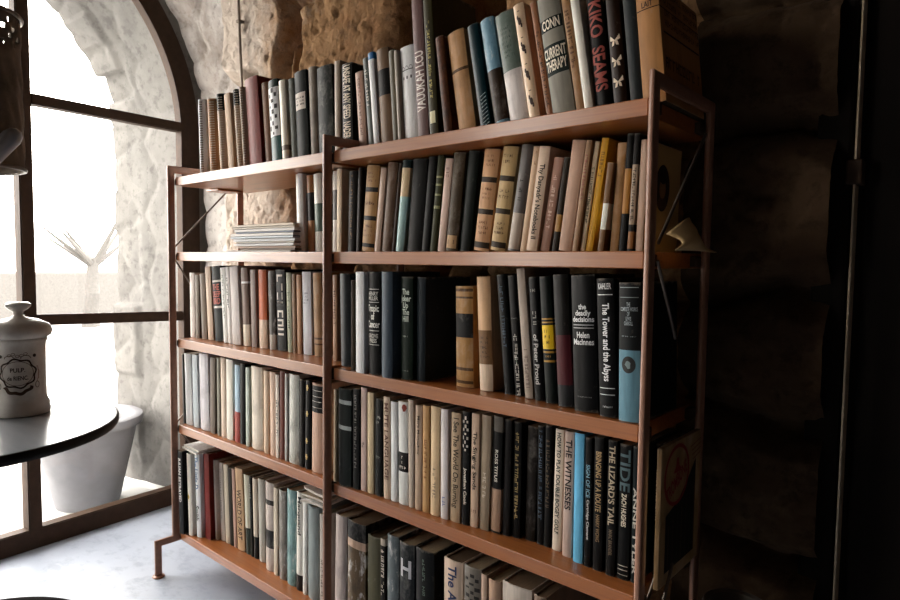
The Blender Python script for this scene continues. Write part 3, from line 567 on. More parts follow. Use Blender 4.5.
ORD = ['', 'first', 'second', 'third', 'fourth', 'fifth', 'sixth', 'seventh', 'eighth', 'ninth', 'tenth', 'eleventh', 'twelfth', 'thirteenth', 'fourteenth', 'fifteenth', 'sixteenth', 'seventeenth', 'eighteenth', 'nineteenth', 'twentieth']
ORD += ['twenty-'+o for o in ORD[1:10]]+['thirtieth']+['thirty-'+o for o in ORD[1:4]]
count = {}
BOOKOBJ = {}
for row, desc, kind, col, xb, y, w, H, lean, ex in BOOKS:
    bay = 'left' if xb < .775 else 'right'; key = (row, bay); count[key] = count.get(key, 0)+1
    D = ex.get('D', max(.095, min(.68*H, .236-y)))
    root, e = make_book(kind, col, w, H, D, ex)
    root.location = (xb, y, SHELF[row]+.0004+abs(math.sin(lean))*w/2); root.rotation_euler.y = lean
    tag(root, f"{desc}, {ORD[count[key]]} from left on {bay} bay's {SNAME[row]} shelf", 'notebook' if kind == 'S' else 'book', f"books on the {bay} bay's {SNAME[row]} shelf")
    BOOKOBJ[desc] = (root, w, H, D, e)
# ------------------------------------------------------------------ materials of the place
def mat_wood(name, c1, c2, rough=.42, axis=0):
    t = NT(name); st = [5, 60, 60]; st[axis] = 1.2; 
    if axis != 0: st[0] = 60
    f = t.noise(1.6, 6, .62, tuple(st)); k = t.noise(3.2, 3, .5, (1, 4, 4))
    col = t.ramp(f, [(.28, lin(c1)), (.55, lin(c2)), (.75, shade(lin(c1), 1.25))])
    col = t.mix(t.ramp(k, [(.60, (0, 0, 0, 1)), (.72, (.55, .55, .55, 1))]), col, shade(lin(c1), .45))
    return t.principled(col, rough, 0, .5 if axis == 0 else .1, f, .15, .001, **({'Coat Weight': .45, 'Coat Roughness': .2} if axis == 0 else {}))
M_SHELF = mat_wood('varnished_reddish_wood', '7e4520', '9e5e2c', .38)
M_STEEL = mat_plain('brown_painted_steel', '946c58', .30, .0, .5, 80, .12, .15)
M_ROD = mat_plain('bare_steel_rod', '6a6058', .4, .8, .5, 40, .1)
M_DARKIRON = mat_plain('dark_brown_iron', '3a291d', .65, .0, .2, 40, .2, .2)
def mat_stone(name, cs, scale=3, bstr=.6, lit_tint=None, bd=.006):
    t = NT(name); f = t.noise(scale, 8, .62); g = t.noise(scale*9, 6, .7); q = t.noise(scale*2.3, 5, .6, (1, 1.4, .8))
    c = [lin(x) for x in cs]
    col = t.ramp(f, [(.30, c[0]), (.45, c[1]), (.58, c[2]), (.72, c[3])])
    col = t.mix(t.ramp(q, [(.45, (0, 0, 0, 1)), (.62, (.75, .75, .75, 1))]), col, c[2])
    col = t.mix(t.ramp(g, [(.36, (.5, .5, .5, 1)), (.48, (0, 0, 0, 1))]), col, shade(c[0], .6))
    if lit_tint:   # paler wash near the niche, partly window light painted in, fading along
        tc = t.n('ShaderNodeTexCoord'); sx = t.n('ShaderNodeSeparateXYZ'); t.l(tc.outputs['Object'], sx.inputs[0])
        m = t.n('ShaderNodeMath', _operation='MULTIPLY_ADD'); t.l(t.noise(5, 6, .7), m.inputs[0]); m.inputs[1].default_value = .9; t.l(sx.outputs['X'], m.inputs[2])
        col = t.mix(t.ramp(m.outputs[0], [(.38, (.9, .9, .9, 1)), (.72, (0, 0, 0, 1))]), col, lin(lit_tint))
    return t.principled(col, .92, 0, .15, g, bstr, bd)
M_WALL = mat_stone('rough_brown_stone', ('5a4028', '8a6442', 'a07c58', 'bca488'), 3, 1.0, 'c4b8ac', .014)
M_PIER = mat_stone('shade_darkened_stone', ('2c1f15', '3c2c1e', '4c3a29', '6e5c48'))  # dark stone, tone lowered further to carry the shade beyond the case
M_LIME = mat_stone('limewashed_stone', ('968c84', 'b0a8a2', 'c2bdb8', 'ccc8c4'), 4, .6)
M_OUT = mat_stone('pale_outdoor_stone', ('5c5a58', '686664', '72706d', '7a7876'), 3, .4)
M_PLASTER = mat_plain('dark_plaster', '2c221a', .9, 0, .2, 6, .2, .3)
def mat_floor():
    t = NT('worn_stone_floor'); f = t.noise(1.3, 7, .6); g = t.noise(14, 6, .65, (1, 1.6, 1))
    col = t.ramp(f, [(.3, lin('8890a0')), (.55, lin('9ca4b2')), (.75, lin('a8b0bc'))])
    col = t.mix(t.ramp(g, [(.35, (.5, .5, .5, 1)), (.5, (0, 0, 0, 1))]), col, lin('78808e'))
    return t.principled(col, .38, 0, .5, g, .25, .003)
M_FLOOR = mat_floor()

# ------------------------------------------------------------------ room shell
FZ = -.025
def struct(o): o['kind'] = 'structure'; return o
bm = bmesh.new(); box(bm, -.62, 3.3, -3.3, .75, FZ-.1, FZ); struct(obj('floor', bm, M_FLOOR))
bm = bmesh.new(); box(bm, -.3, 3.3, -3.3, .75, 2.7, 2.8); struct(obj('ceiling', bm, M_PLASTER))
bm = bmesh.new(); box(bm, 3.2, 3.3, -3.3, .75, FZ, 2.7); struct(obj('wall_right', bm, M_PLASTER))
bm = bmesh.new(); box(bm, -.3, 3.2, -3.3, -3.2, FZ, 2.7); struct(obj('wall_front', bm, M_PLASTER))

# back wall: rough stones, deep dark joints
X = np.linspace(-.22, 1.74, 420); Z = np.linspace(FZ, 2.7, 440); XX, ZZ = np.meshgrid(X, Z)
seeds = [(.0, 1.80, 1.0, 1.25), (.46, 1.66, 1.5, 1.0), (.24, 1.93, 1.0, .7), (1.06, 1.70, 1.1, 1.2), (1.30, 1.52, .9, .9), (.72, 1.95, 1.2, .8),
         (.02, 1.14, 1.5, 1.2), (.33, 1.30, 1, .8), (.30, 1.0, 1, .9), (-.12, 1.42, .9, .9), (.1, .75, 1.2, 1), (.55, .85, 1.2, 1), (.6, 1.2, 1, 1), (.95, 1.25, 1.2, 1), (.9, .7, 1.2, 1), (1.25, 1.0, 1, 1), (1.25, .5, 1.1, 1), (.5, .4, 1.2, 1), (0, .35, 1.2, 1), (.85, .25, 1.2, 1), (1.2, .1, 1.2, .8), (.3, .05, 1.2, .8),
         (1.62, 1.33, 1.3, 1.0), (1.60, 1.07, 1.3, 1.2), (1.62, .80, 1.3, .9), (1.61, .58, 1.3, 1.15), (1.62, .33, 1.3, .9), (1.6, .08, 1.3, .8), (1.6, 1.62, 1.2, 1.1), (1.35, 1.9, 1.3, 1), (1.6, 2.2, 1.3, 1), (.95, 2.25, 1.3, 1), (.4, 2.3, 1.3, 1), (-.1, 2.3, 1.2, 1)]
edge, sid = cells(XX, ZZ, seeds, .035)
bulge = np.clip(edge/.09, 0, 1)**.6
rel = .078*bulge-.024+.034*fbm(XX*5, ZZ*5, 5, 11)+.016*fbm(XX*22, ZZ*26, 4, 5, .62)-.018*np.clip(fbm(XX*30, ZZ*38, 4, 17)-.58, 0, 1)*2+.02*(_hash(sid.astype(float), 1.0, 2))
hole = np.exp(-(((XX-.87)/.13)**2+((ZZ-1.60)/.16)**2)**2)+np.exp(-(((XX+.06)/.05)**2+((ZZ-1.61)/.028)**2)**2)+np.exp(-(((XX-.215)/.034)**2+((ZZ-1.70)/.10)**2)**2)
rel = rel*(1-np.clip(hole, 0, 1))-.24*np.clip(hole, 0, 1)
P = np.stack([XX, .405-rel, ZZ], -1)
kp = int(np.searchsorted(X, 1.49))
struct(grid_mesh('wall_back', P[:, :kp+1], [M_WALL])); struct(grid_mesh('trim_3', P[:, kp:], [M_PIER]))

# end wall with the deep arched window niche (window plane turned a few degrees)
A0 = Vector((-.495, -.348, 0)); U = Vector((-.0847, .9964, 0)); N = Vector((.9964, .0847, 0))   # along the window, into the room
UC, ZC, RO, RI = -.07, 1.487, .812, .752
def W(u, z, n=0): return A0+U*u+N*n+Vector((0, 0, z))
def arch_curve(r, k, extra=0):
    """points (u, z) up the right jamb, over the arch and down the left jamb; s is the running length"""
    pts = [(UC+r, FZ+(ZC-FZ)*i/k) for i in range(k)]
    pts += [(UC+r*math.cos(a), ZC+r*math.sin(a)) for a in np.linspace(0, PI, 2*k)]
    pts += [(UC-r, ZC-(ZC-FZ)*i/k) for i in range(1, k+1)]
    return pts
def reveal(name, r0, r1, n0, n1, seeds_s, mat, amp, nn, k, s0):
    c0 = np.array(arch_curve(1.0, k)); cen = np.array([UC, ZC])
    seg = np.r_[0, np.cumsum(np.hypot(*np.diff(c0, axis=0).T))]
    nv = np.linspace(0, 1, nn); S_, N_ = np.meshgrid(seg, nv)
    e_, i_ = cells(S_, N_*abs(n1-n0)*1.4, seeds_s, .05, s0)
    rel = amp*(np.clip(e_/.07, 0, 1)**.6*1.0+.8*fbm(S_*6, N_*3, 5, s0)+.3*fbm(S_*30, N_*16, 3, s0+4)-.6)+amp*.5*_hash(i_.astype(float), 3., s0)
    if n1 < 0: rel = rel+.045*(_hash(np.floor(S_/.16), 2., s0)-.5)*np.clip((N_-.62)/.06, 0, 1)
    P = np.zeros(S_.shape+(3,))
    for b in range(nn):
        rr = r0+(r1-r0)*nv[b]; n = n0+(n1-n0)*nv[b]
        for a in range(len(c0)):
            u, z = c0[a]
            rad = rr-rel[b, a]
            if z < ZC-1e-6: uu, zz = UC+np.sign(u-UC)*rad, z
            else: uu, zz = UC+(u-UC)*rad, ZC+(z-ZC)*rad
            P[b, a] = W(uu, zz, n)
    return struct(grid_mesh(name, P, [mat]))
L_ = 2*1.512+PI
sd = [(s_, (.28 if (i % 2) else .12)+.03*math.sin(i*5), 1, 1.3) for i, s_ in enumerate(np.arange(.1, L_, .17))]+[(s_, (.05 if (i % 2) else .42), 1, 1.1) for i, s_ in enumerate(np.arange(.1, L_, .17))]
reveal('wall_left', .83, .85, .03, .40, sd, M_LIME, .012, 60, 110, 21)
sd2 = [(s_+.02*math.sin(i*7), (.5 if (i % 2) else .16)+.05*math.sin(i*3), 1, 1.5) for i, s_ in enumerate(np.arange(.05, L_, .145))]+[(s_+.05, (-.1 if (i % 2) else .66), 1, 1.2) for i, s_ in enumerate(np.arange(.05, L_, .145))]
reveal('trim_1', .80, .735, -.05, -.53, sd2, M_OUT, .009, 60, 130, 41)
def arch_wall(name, n, r, mat, thick):
    """a vertical wall sheet around the arch, with thickness"""
    bm = bmesh.new(); c = arch_curve(r, 24); top = 2.75; outer = []
    for u, z in c:
        du, dz = u-UC, max(z-ZC, 0)
        if z <= ZC+1e-6: outer.append((UC+(2.3 if du > 0 else -1.12), z))
        else:
            tt = min((2.3 if du > 0 else 1.12)/max(abs(du), 1e-6), (top-ZC)/max(dz, 1e-6)); outer.append((UC+du*tt, ZC+dz*tt))
    # fill the two upper corners
    i_c = [i for i, (u, z) in enumerate(outer) if abs(z-top) < 1e-6]
    outer[i_c[0]] = (UC+2.3, top); outer[i_c[-1]] = (UC-1.12, top)
    f0 = [bm.verts.new(W(u, z, n)) for u, z in c]; g0 = [bm.verts.new(W(u, z, n)) for u, z in outer]
    f1 = [bm.verts.new(W(u, z, n-thick)) for u, z in c]; g1 = [bm.verts.new(W(u, z, n-thick)) for u, z in outer]
    for k in range(len(c)-1):
        bm.faces.new((f0[k], g0[k], g0[k+1], f0[k+1])); bm.faces.new((f1[k+1], g1[k+1], g1[k], f1[k]))
        bm.faces.new((g0[k], g1[k], g1[k+1], g0[k+1])); bm.faces.new((f0[k+1], f1[k+1], f1[k], f0[k]))
    bmesh.ops.recalc_face_normals(bm, faces=bm.faces)
    return struct(obj(name, bm, mat))
arch_wall('wall_left_upper', .36, .86, M_WALL, .30)
arch_wall('trim_2', -.06, .85, M_OUT, .40)

ADDED_WIN = (-2.90, -1.30, .15, 2.40)
def wblock(bm, u0, u1, z0, z1, n0, n1):
    v = [bm.verts.new(W(u, z, n)) for n in (n0, n1) for u, z in ((u0, z0), (u1, z0), (u1, z1), (u0, z1))]
    for f in ((0, 1, 2, 3), (7, 6, 5, 4), (0, 4, 5, 1), (1, 5, 6, 2), (2, 6, 7, 3), (3, 7, 4, 0)): bm.faces.new([v[i] for i in f])
bm = bmesh.new()
wblock(bm, -1.30, -1.185, FZ, 2.75, -.40, .36); wblock(bm, -3.05, -2.90, FZ, 2.75, -.40, .36); wblock(bm, -2.90, -1.30, FZ, .15, -.40, .36); wblock(bm, -2.90, -1.30, 2.40, 2.75, -.40, .36)
bmesh.ops.recalc_face_normals(bm, faces=bm.faces); struct(obj('wall_left_side', bm, M_LIME))
added_win = empty('added_window', (0, 0, 0)); struct(added_win)  # out-of-view window added to throw front light on the spines
for q in ((-2.90, -2.84, .15, 2.40), (-1.36, -1.30, .15, 2.40), (-2.12, -2.08, .15, 2.40), (-2.84, -1.36, .15, .21), (-2.84, -1.36, 2.34, 2.40), (-2.84, -1.36, 1.49, 1.53)):
    bm = bmesh.new(); wblock(bm, *q, -.06, -.01); bmesh.ops.recalc_face_normals(bm, faces=bm.faces); obj('window_bar', bm, M_DARKIRON, added_win)

# ------------------------------------------------------------------ window_1
win = empty('window_1', A0); struct(win)
Wl = lambda u, z, n=0: W(u, z, n)-A0
def wbar(name, u0, u1, z0, z1, n0=-.045, n1=.0, z0b=None, z1b=None, mat=M_DARKIRON):
    bm = bmesh.new(); z0b = z0 if z0b is None else z0b; z1b = z1 if z1b is None else z1b
    q = [Wl(u0, z0, n0), Wl(u1, z0b, n0), Wl(u1, z0b, n1), Wl(u0, z0, n1), Wl(u0, z1, n0), Wl(u1, z1b, n0), Wl(u1, z1b, n1), Wl(u0, z1, n1)]
    v = [bm.verts.new(p) for p in q]
    for f in ((0, 1, 2, 3), (7, 6, 5, 4), (0, 4, 5, 1), (1, 5, 6, 2), (2, 6, 7, 3), (3, 7, 4, 0)): bm.faces.new([v[i] for i in f])
    bmesh.ops.recalc_face_normals(bm, faces=bm.faces)
    bmesh.ops.bevel(bm, geom=bm.edges[:], offset=.004, segments=2, affect='EDGES')
    return obj(name, bm, mat, win)
bm = bmesh.new(); rings = []
ci, co = arch_curve(.738, 40), arch_curve(.812, 40)
for (u, z), (u2, z2) in zip(ci, co):
    rings.append([bm.verts.new(p) for p in (Wl(u, z, -.045), Wl(u, z, -.004), Wl(u+(u2-u)*.15, z+(z2-z)*.15, .0), Wl(u2, z2, .0), Wl(u2, z2, -.045))])
for a, b in zip(rings, rings[1:]):
    for k in range(5): bm.faces.new((a[k], a[(k+1) % 5], b[(k+1) % 5], b[k]))
bmesh.ops.recalc_face_normals(bm, faces=bm.faces)
obj('arched_frame', bm, M_DARKIRON, win, smooth=30)
wbar('bottom_rail', -.81, .67, FZ, .045, -.045, .004)
MU = [(.086, .128), (-.268, -.226), (-.60, -.56)]
for a, b in MU: wbar('mullion', a, b, .02, 2.20 if a > -.5 else 2.0, -.05, .006)
us = [-.81, -.60, -.56, -.268, -.226, .086, .128, .67]
for a, b in zip(us[::2], us[1::2]):
    wbar('transom_bar', a, b, 1.491, 1.527); wbar('glazing_bar', a, b, .746, .784, -.035, -.005, .727, .765)
t = NT('window_glass'); tr = t.n('ShaderNodeBsdfTransparent'); gl = t.n('ShaderNodeBsdfGlossy', Roughness=.02); fr = t.n('ShaderNodeFresnel', IOR=1.45); mx = t.n('ShaderNodeMixShader')
tr.inputs['Color'].default_value = (.97, .98, .98, 1)
t.l(fr.outputs['Fac'], mx.inputs['Fac']); t.l(tr.outputs['BSDF'], mx.inputs[1]); t.l(gl.outputs['BSDF'], mx.inputs[2]); t.l(mx.outputs['Shader'], t.out.inputs['Surface'])
M_GLASS = t.m
bm = bmesh.new(); bm.faces.new([bm.verts.new(W(u, z, -.035)) for u, z in ((-2.84, .21), (-1.36, .21), (-1.36, 2.34), (-2.84, 2.34))]); obj('glass_pane', bm, M_GLASS, added_win)
for a, b in zip(us[::2], us[1::2]):
    bm = bmesh.new(); n = 12
    lo = [bm.verts.new(Wl(a+(b-a)*k/n, .04, -.024)) for k in range(n+1)]
    hi = [bm.verts.new(Wl(a+(b-a)*k/n, ZC+math.sqrt(max(.0001, .75**2-(a+(b-a)*k/n-UC)**2)), -.024)) for k in range(n+1)]
    for k in range(n): bm.faces.new((lo[k], lo[k+1], hi[k+1], hi[k]))
    obj('glass_pane', bm, M_GLASS, win)

# ------------------------------------------------------------------ outside
bm = bmesh.new(); box(bm, -30, -.55, -20, 20, FZ-.12, FZ-.02); struct(obj('ground', bm, mat_plain('pale_paving', '9a9a98', .8, 0, .3, 4, .12, .3)))
M_POT = mat_plain('pale_planter', '76767a', .7, 0, .3, 12, .12, .3)
pot = empty('planter_pot', (-.885, .055, FZ-.02)); tag(pot, 'large pale tapered planter pot standing outside behind the window glass', 'planter')
bm = bmesh.new(); lathe(bm, [(.118, 0), (.122, .01), (.186, .30), (.190, .33), (.160, .33), (.150, .28)], 56, close_top=True); obj('pot_body', bm, M_POT, pot, smooth=40)
bm = bmesh.new(); lathe(bm, [(.189, .325), (.210, .33), (.215, .345), (.213, .365), (.205, .37), (.172, .367), (.16, .325)], 56, close_bottom=False, close_top=False); obj('pot_rim', bm, M_POT, pot, smooth=40)
bm = bmesh.new(); lathe(bm, [(.150, .30), (.08, .315), (.001, .318)], 40, close_top=False, close_bottom=False); obj('soil', bm, mat_plain('pale_soil', '8a857c', .9), pot, smooth=40)
# low garden wall and a bare pale tree beyond
X = np.linspace(-12, 12, 160); Z = np.linspace(0, 1, 24); XX, ZZ = np.meshgrid(X, Z)
bm = bmesh.new(); box(bm, -9.5, -9.2, -8, 14, FZ-.02, .75, .03); tag(obj('garden_wall', bm, mat_plain('white_garden_wall', '504e4c', .9)), 'low pale garden wall far beyond the window', 'garden wall')
tree = empty('bare_tree', (-8.2, 2.62, FZ-.02)); tag(tree, 'pale bare tree with thin upright branches beyond the window', 'tree')
M_BARK = mat_plain('pale_bark', '484644', .9)
bm = bmesh.new(); tube(bm, [(0, 0, 0), (.03, .02, .5), (0, .05, 1.0)], [.13, .10, .08], 10); obj('trunk', bm, M_BARK, tree, smooth=40)
bm = bmesh.new()
for k in range(9):
    a = random.uniform(0, 2*PI); r = random.uniform(.3, .8); z = random.uniform(1.3, 1.75)
    tube(bm, [(0, .05, .9), (r*.5*math.cos(a), .05+r*.5*math.sin(a), .9+(z-.9)*.5), (r*math.cos(a), .05+r*math.sin(a), z)], [.05, .03, .012], 6)
obj('branches', bm, M_BARK, tree, smooth=40)

# ------------------------------------------------------------------ dark door at the right
door = empty('door_1', (1.766, .36, FZ)); struct(door)
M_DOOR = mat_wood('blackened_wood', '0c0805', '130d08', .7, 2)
bm = bmesh.new()
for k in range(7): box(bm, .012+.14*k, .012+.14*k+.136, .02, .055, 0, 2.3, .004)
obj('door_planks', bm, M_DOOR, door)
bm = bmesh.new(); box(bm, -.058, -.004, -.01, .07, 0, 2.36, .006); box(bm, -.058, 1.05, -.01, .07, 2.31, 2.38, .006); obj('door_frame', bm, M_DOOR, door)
bm = bmesh.new(); box(bm, -.001, .002, -.006, .03, .35, 1.119-FZ); box(bm, -.001, .002, -.006, .03, 1.161-FZ, 2.2); obj('door_edge_strip', bm, mat_plain('worn_brass_edge', 'c8b498', .4, .3, .5), door)
bm = bmesh.new(); box(bm, -.012, .012, -.012, .03, 1.119-FZ, 1.161-FZ, .003); obj('latch', bm, M_DARKIRON, door)
bm = bmesh.new(); box(bm, -.40, 3.2, .72, .80, FZ, 2.7); struct(obj('wall_back_core', bm, M_PLASTER))

# ------------------------------------------------------------------ cable on the wall
bm = bmesh.new(); tube(bm, [(-.066, .300, 1.56), (-.072, .297, 1.7), (-.085, .298, 1.9), (-.09, .30, 2.3), (-.09, .30, 2.69)], .0045, 8)
box(bm, -.089, -.071, .290, .345, 1.802, 1.812, .002)
tag(obj('wall_cable', bm, mat_plain('dull_cable', '7a6c5e', .6), smooth=40), 'thin cable running up the stone wall beside the window niche', 'cable')

# ------------------------------------------------------------------ bookcase
case = empty('bookcase', (0, 0, FZ)); tag(case, 'tall two-bay bookcase of reddish wood shelves on brown steel ladder frames', 'bookcase')
BW = .78; ZT = 1.268
def rbar(bm, pts, hw, hd):
    """square tube through points lying in a plane x = const"""
    pts = [Vector(p) for p in pts]; x = pts[0].x; rings = []
    for i, p in enumerate(pts):
        d0 = (p-pts[i-1]).normalized() if i else (pts[1]-p).normalized(); d1 = (pts[i+1]-p).normalized() if i < len(pts)-1 else d0
        t = (d0+d1).normalized(); nn = Vector((0, -t.z, t.y)); k = 1/max(.3, math.sqrt((1+d0.dot(d1))/2))
        ring = []
        b = .55
        for q in range(16):
            th = 2*PI*(q+.5)/16; ca, sa = math.cos(th), math.sin(th)
            ring.append(bm.verts.new(p+Vector((math.copysign(abs(ca)**.62, ca)*hw, 0, 0))+nn*(math.copysign(abs(sa)**.62, sa)*hd*k)))
        rings.append(ring)
    for a, b in zip(rings, rings[1:]):
        for k in range(16): bm.faces.new((a[k], a[(k+1) % 16], b[(k+1) % 16], b[k]))
    bm.faces.new(rings[0][::-1]); bm.faces.new(rings[-1]); bmesh.ops.recalc_face_normals(bm, faces=bm.faces)
for li, x in enumerate((0, BW, 2*BW)):
    bm = bmesh.new(); o = -FZ
    rbar(bm, [(x, -.046, .004), (x, -.046, .083+o), (x, .249, .083+o), (x, .249, ZT-.011+o), (x, .011, ZT-.011+o), (x, .011, .083+o)], .006, .011)
    rbar(bm, [(x, .249, .004), (x, .249, .09+o)], .006, .011)
    lad = obj('ladder_frame', bm, M_STEEL, case, smooth=50)
    for yy in (-.046, .249):
        bm = bmesh.new(); lathe(bm, [(.017, 0), (.019, .002), (.017, .005), (.008, .007)], 20, x, yy, 0); obj('foot_pad', bm, M_STEEL, lad, smooth=40)
    rods = []
    if li != 1:
        dx = -.009 if li == 0 else .009
        for (y0, z0, y1, z1) in ((.02, 1.012, .204, 1.204), (.02, .985, .10, .86), (.02, .453, .07, .50), (.02, .44, .08, .36)): rods.append([(x+dx, y0, z0+o), (x+dx, y1, z1+o)])
        if li == 2: rods.append([(x+.0145, .012, .39+o), (x+.028, .022, .43+o), (x+.0295, .066, .505+o)])
    for r in rods:
        bm = bmesh.new(); tube(bm, r, .0028, 8); obj('brace_rod', bm, M_ROD, lad, smooth=50)
for s, zt in SHELF.items():
    for x0 in (0, BW):
        bm = bmesh.new(); box(bm, x0+.0135, x0+BW-.0135, .02, .272, zt-FZ-.027, zt-FZ, .0015)
        sh = obj('shelf_board', bm, M_SHELF, case)
        for xx in (x0+.009, x0+BW-.009):
            for yy in (.035, .225):
                bm = bmesh.new(); box(bm, xx-.0058, xx+.0058, yy-.014, yy+.014, zt-FZ-.024, zt-FZ-.005, .002)
                obj('shelf_bracket', bm, M_DARKIRON, sh)
bm = bmesh.new(); box(bm, -.003, .07, .13, .22, 1.2327-FZ-.034, 1.2327-FZ-.0275, .002); obj('brace_plate', bm, M_SHELF, case)
# ------------------------------------------------------------------ magazines lying on the second shelf
def magazine(w, d, h, col, sag=0, name='magazine', pagecol='c8c2b8'):
    """a thin folded magazine lying flat: cover sheet folded at the right end around a block of pages"""
    bm = bmesh.new(); t = min(.0006, h*.2)
    prof = [(-w/2, 0), (w/2-h/2, 0)]+[(w/2-h/2+h/2*math.sin(a), h/2-h/2*math.cos(a)) for a in np.linspace(.3, PI-.3, 5)]+[(w/2-h/2, h), (-w/2, h)]
    prof = [prof[0]]+[(-w/4, 0), (0, 0), (w/4, 0)]+prof[1:-1]+[(w/4, h), (0, h), (-w/4, h)]+[prof[-1]]
    sagf = lambda x: sag*((x/(w/2))**2)
    rows = []
    for y in (0, d*.5, d):
        rows.append([bm.verts.new((x, y, z+sagf(x))) for x, z in prof])
    for a, b in zip(rows, rows[1:]):
        for k in range(len(prof)-1): bm.faces.new((a[k], a[k+1], b[k+1], b[k]))
    r = obj(name, bm, mat_book(col, 1, 'J'), smooth=40)
    bm = bmesh.new(); xs = np.linspace(-w/2+.002, w/2-h*.5, 6)
    rows = []
    for x in xs: rows.append([bm.verts.new((x, y, z+sagf(x))) for y, z in ((.0008, t), (d-.001, t), (d-.001, h-t), (.0008, h-t))])
    for a, b in zip(rows, rows[1:]):
        for k in range(4): bm.faces.new((a[k], a[(k+1) % 4], b[(k+1) % 4], b[k]))
    bm.faces.new(rows[0][::-1]); bm.faces.new(rows[-1]); bmesh.ops.recalc_face_normals(bm, faces=bm.faces)
    obj('page_block', bm, mat_ink(pagecol), r); return r
mz = SHELF[2]+.0004
stack = [('e4e0da', .262, .0052, -.012, 'f0ece6'), ('6a5a4c', .214, .0045, .004, '8a7a6c'), ('b89888', .222, .0060, .002, 'c0a898'), ('e0e4e8', .236, .0070, -.002, 'eceef0'), ('9a8f86', .225, .0045, .001, 'd0c8c0'),
         ('e8eaec', .240, .0078, -.003, 'f0f2f4'), ('8c98a8', .244, .0058, -.004, 'dce4ec'), ('ece8e4', .243, .0072, -.004, 'f0ece8'), ('5c6470', .226, .0042, .0, '8a94a4'), ('e8e4dc', .234, .0072, -.003, 'ece8e4'), ('c2b4a4', .238, .0056, -.006, 'e0d4c8'), ('d0c2ae', .240, .0060, -.008, 'e8dccc')]
mord = ['bottom one', 'second from bottom', 'third from bottom', 'fourth from bottom', 'fifth from bottom', 'sixth from bottom', 'seventh from bottom', 'fifth from top', 'fourth from top', 'third from top', 'second from top', 'top one']
mcol = ['wide white', 'dark brown', 'pinkish', 'pale blue-white', 'brownish grey', 'white', 'blue-grey', 'clean white', 'slate blue', 'off-white', 'beige', 'cream']
for k, (c, w, h, dx, pc) in enumerate(stack):
    w *= 1.27; m = magazine(w, .185, h, c, 0, pagecol=pc); m.location = (.588-w/2+dx+random.uniform(-.003, .003), .052+random.uniform(0, .008), mz); m.rotation_euler.z = random.uniform(-.012, .012); mz += h+.0005
    tag(m, f'{mcol[k]} magazine, {mord[k]} in the flat stack on the second shelf', 'magazine', 'magazines stacked flat on the second shelf')
# two thin magazines lying on top of the first books of the bottom left shelf
z = .105+.2725
for k, (c, w, ln) in enumerate((('c4c4c4', .105, 'grey thin magazine lying flat under another on the bottom left books'), ('d8d6d0', .100, 'white thin magazine lying on top of bottom left shelf books'))):
    m = magazine(w, .19, .0055, c, 0); m.location = (.072+.004*k, .022+.006*k, z); m.rotation_euler.z = -.06+.05*k; z += .0062
    tag(m, ln, 'magazine', 'magazines lying on the bottom left books')
# crumpled papers on the last books of the bottom left shelf
z = .105+.2515
for k, (c, ln) in enumerate((('d6d2ca', 'lowest ragged white paper bundle on the thick grey-blue book'), ('b8a890', 'beige ragged paper bundle between two white ones on bottom shelf'), ('dcd8d2', 'topmost ragged white paper bundle at bottom shelf beside middle upright'))):
    m = magazine(.088+.006*k, .16, .0065, c, -.004+.003*k, name='paper_bundle'); m.location = (.672-.004*k, .045+.006*k, z+.006); m.rotation_euler = (0, -.05+.02*k, .09-.1*k); z += .0105
    tag(m, ln, 'papers', 'ragged papers on the bottom left shelf')

# ------------------------------------------------------------------ right end of the case
root, w, H, D, e = BOOKOBJ['pale book with oval portrait on cover']
def side(wx, sign=1): return lambda y, z: (wx+.0006, y, z)
def side_poly(name, parent, wx, pts, col, off=.0006):
    cy = sum(p[0] for p in pts)/len(pts); cz = sum(p[1] for p in pts)/len(pts)
    V = [(wx+off, cy, cz)]+[(wx+off, y, z) for y, z in pts]; n = len(pts)
    return flat_mesh(name, V, [(0, 1+k, 1+(k+1) % n) for k in range(n)], col, parent)
def ellpts(cy, cz, ry, rz, n=32, a0=0, a1=2*PI): return [(cy+ry*math.cos(a0+(a1-a0)*k/n), cz+rz*math.sin(a0+(a1-a0)*k/n)) for k in range(n)]
side_poly('cover_panel', root, w/2, [(.002, .001), (D-.001, .001), (D-.001, H-.001), (.002, H-.001)], 'b8945e', .0003)
side_poly('oval_portrait', root, w/2, ellpts(.067, H*.60, .030, .040), '2a2018', .0007)
side_poly('oval_portrait', root, w/2, [(.067+.013*math.cos(a)*(1-.15*math.sin(a)), H*.605+.019*math.sin(a)) for a in np.linspace(0, 2*PI, 20)[:-1]], '8a6a44', .0010)
side_poly('oval_portrait', root, w/2, [(.044, H*.60-.028), (.058, H*.60-.014), (.076, H*.60-.014), (.090, H*.60-.027), (.080, H*.60-.034), (.067, H*.60-.0375), (.054, H*.60-.034)], '4a3826', .0009)
side_poly('oval_portrait', root, w/2, ellpts(.067, H*.60+.017, .0145, .010, 18), '1c140e', .0012)

root, w, H, D, e = BOOKOBJ['thick light brown book with printed right cover']
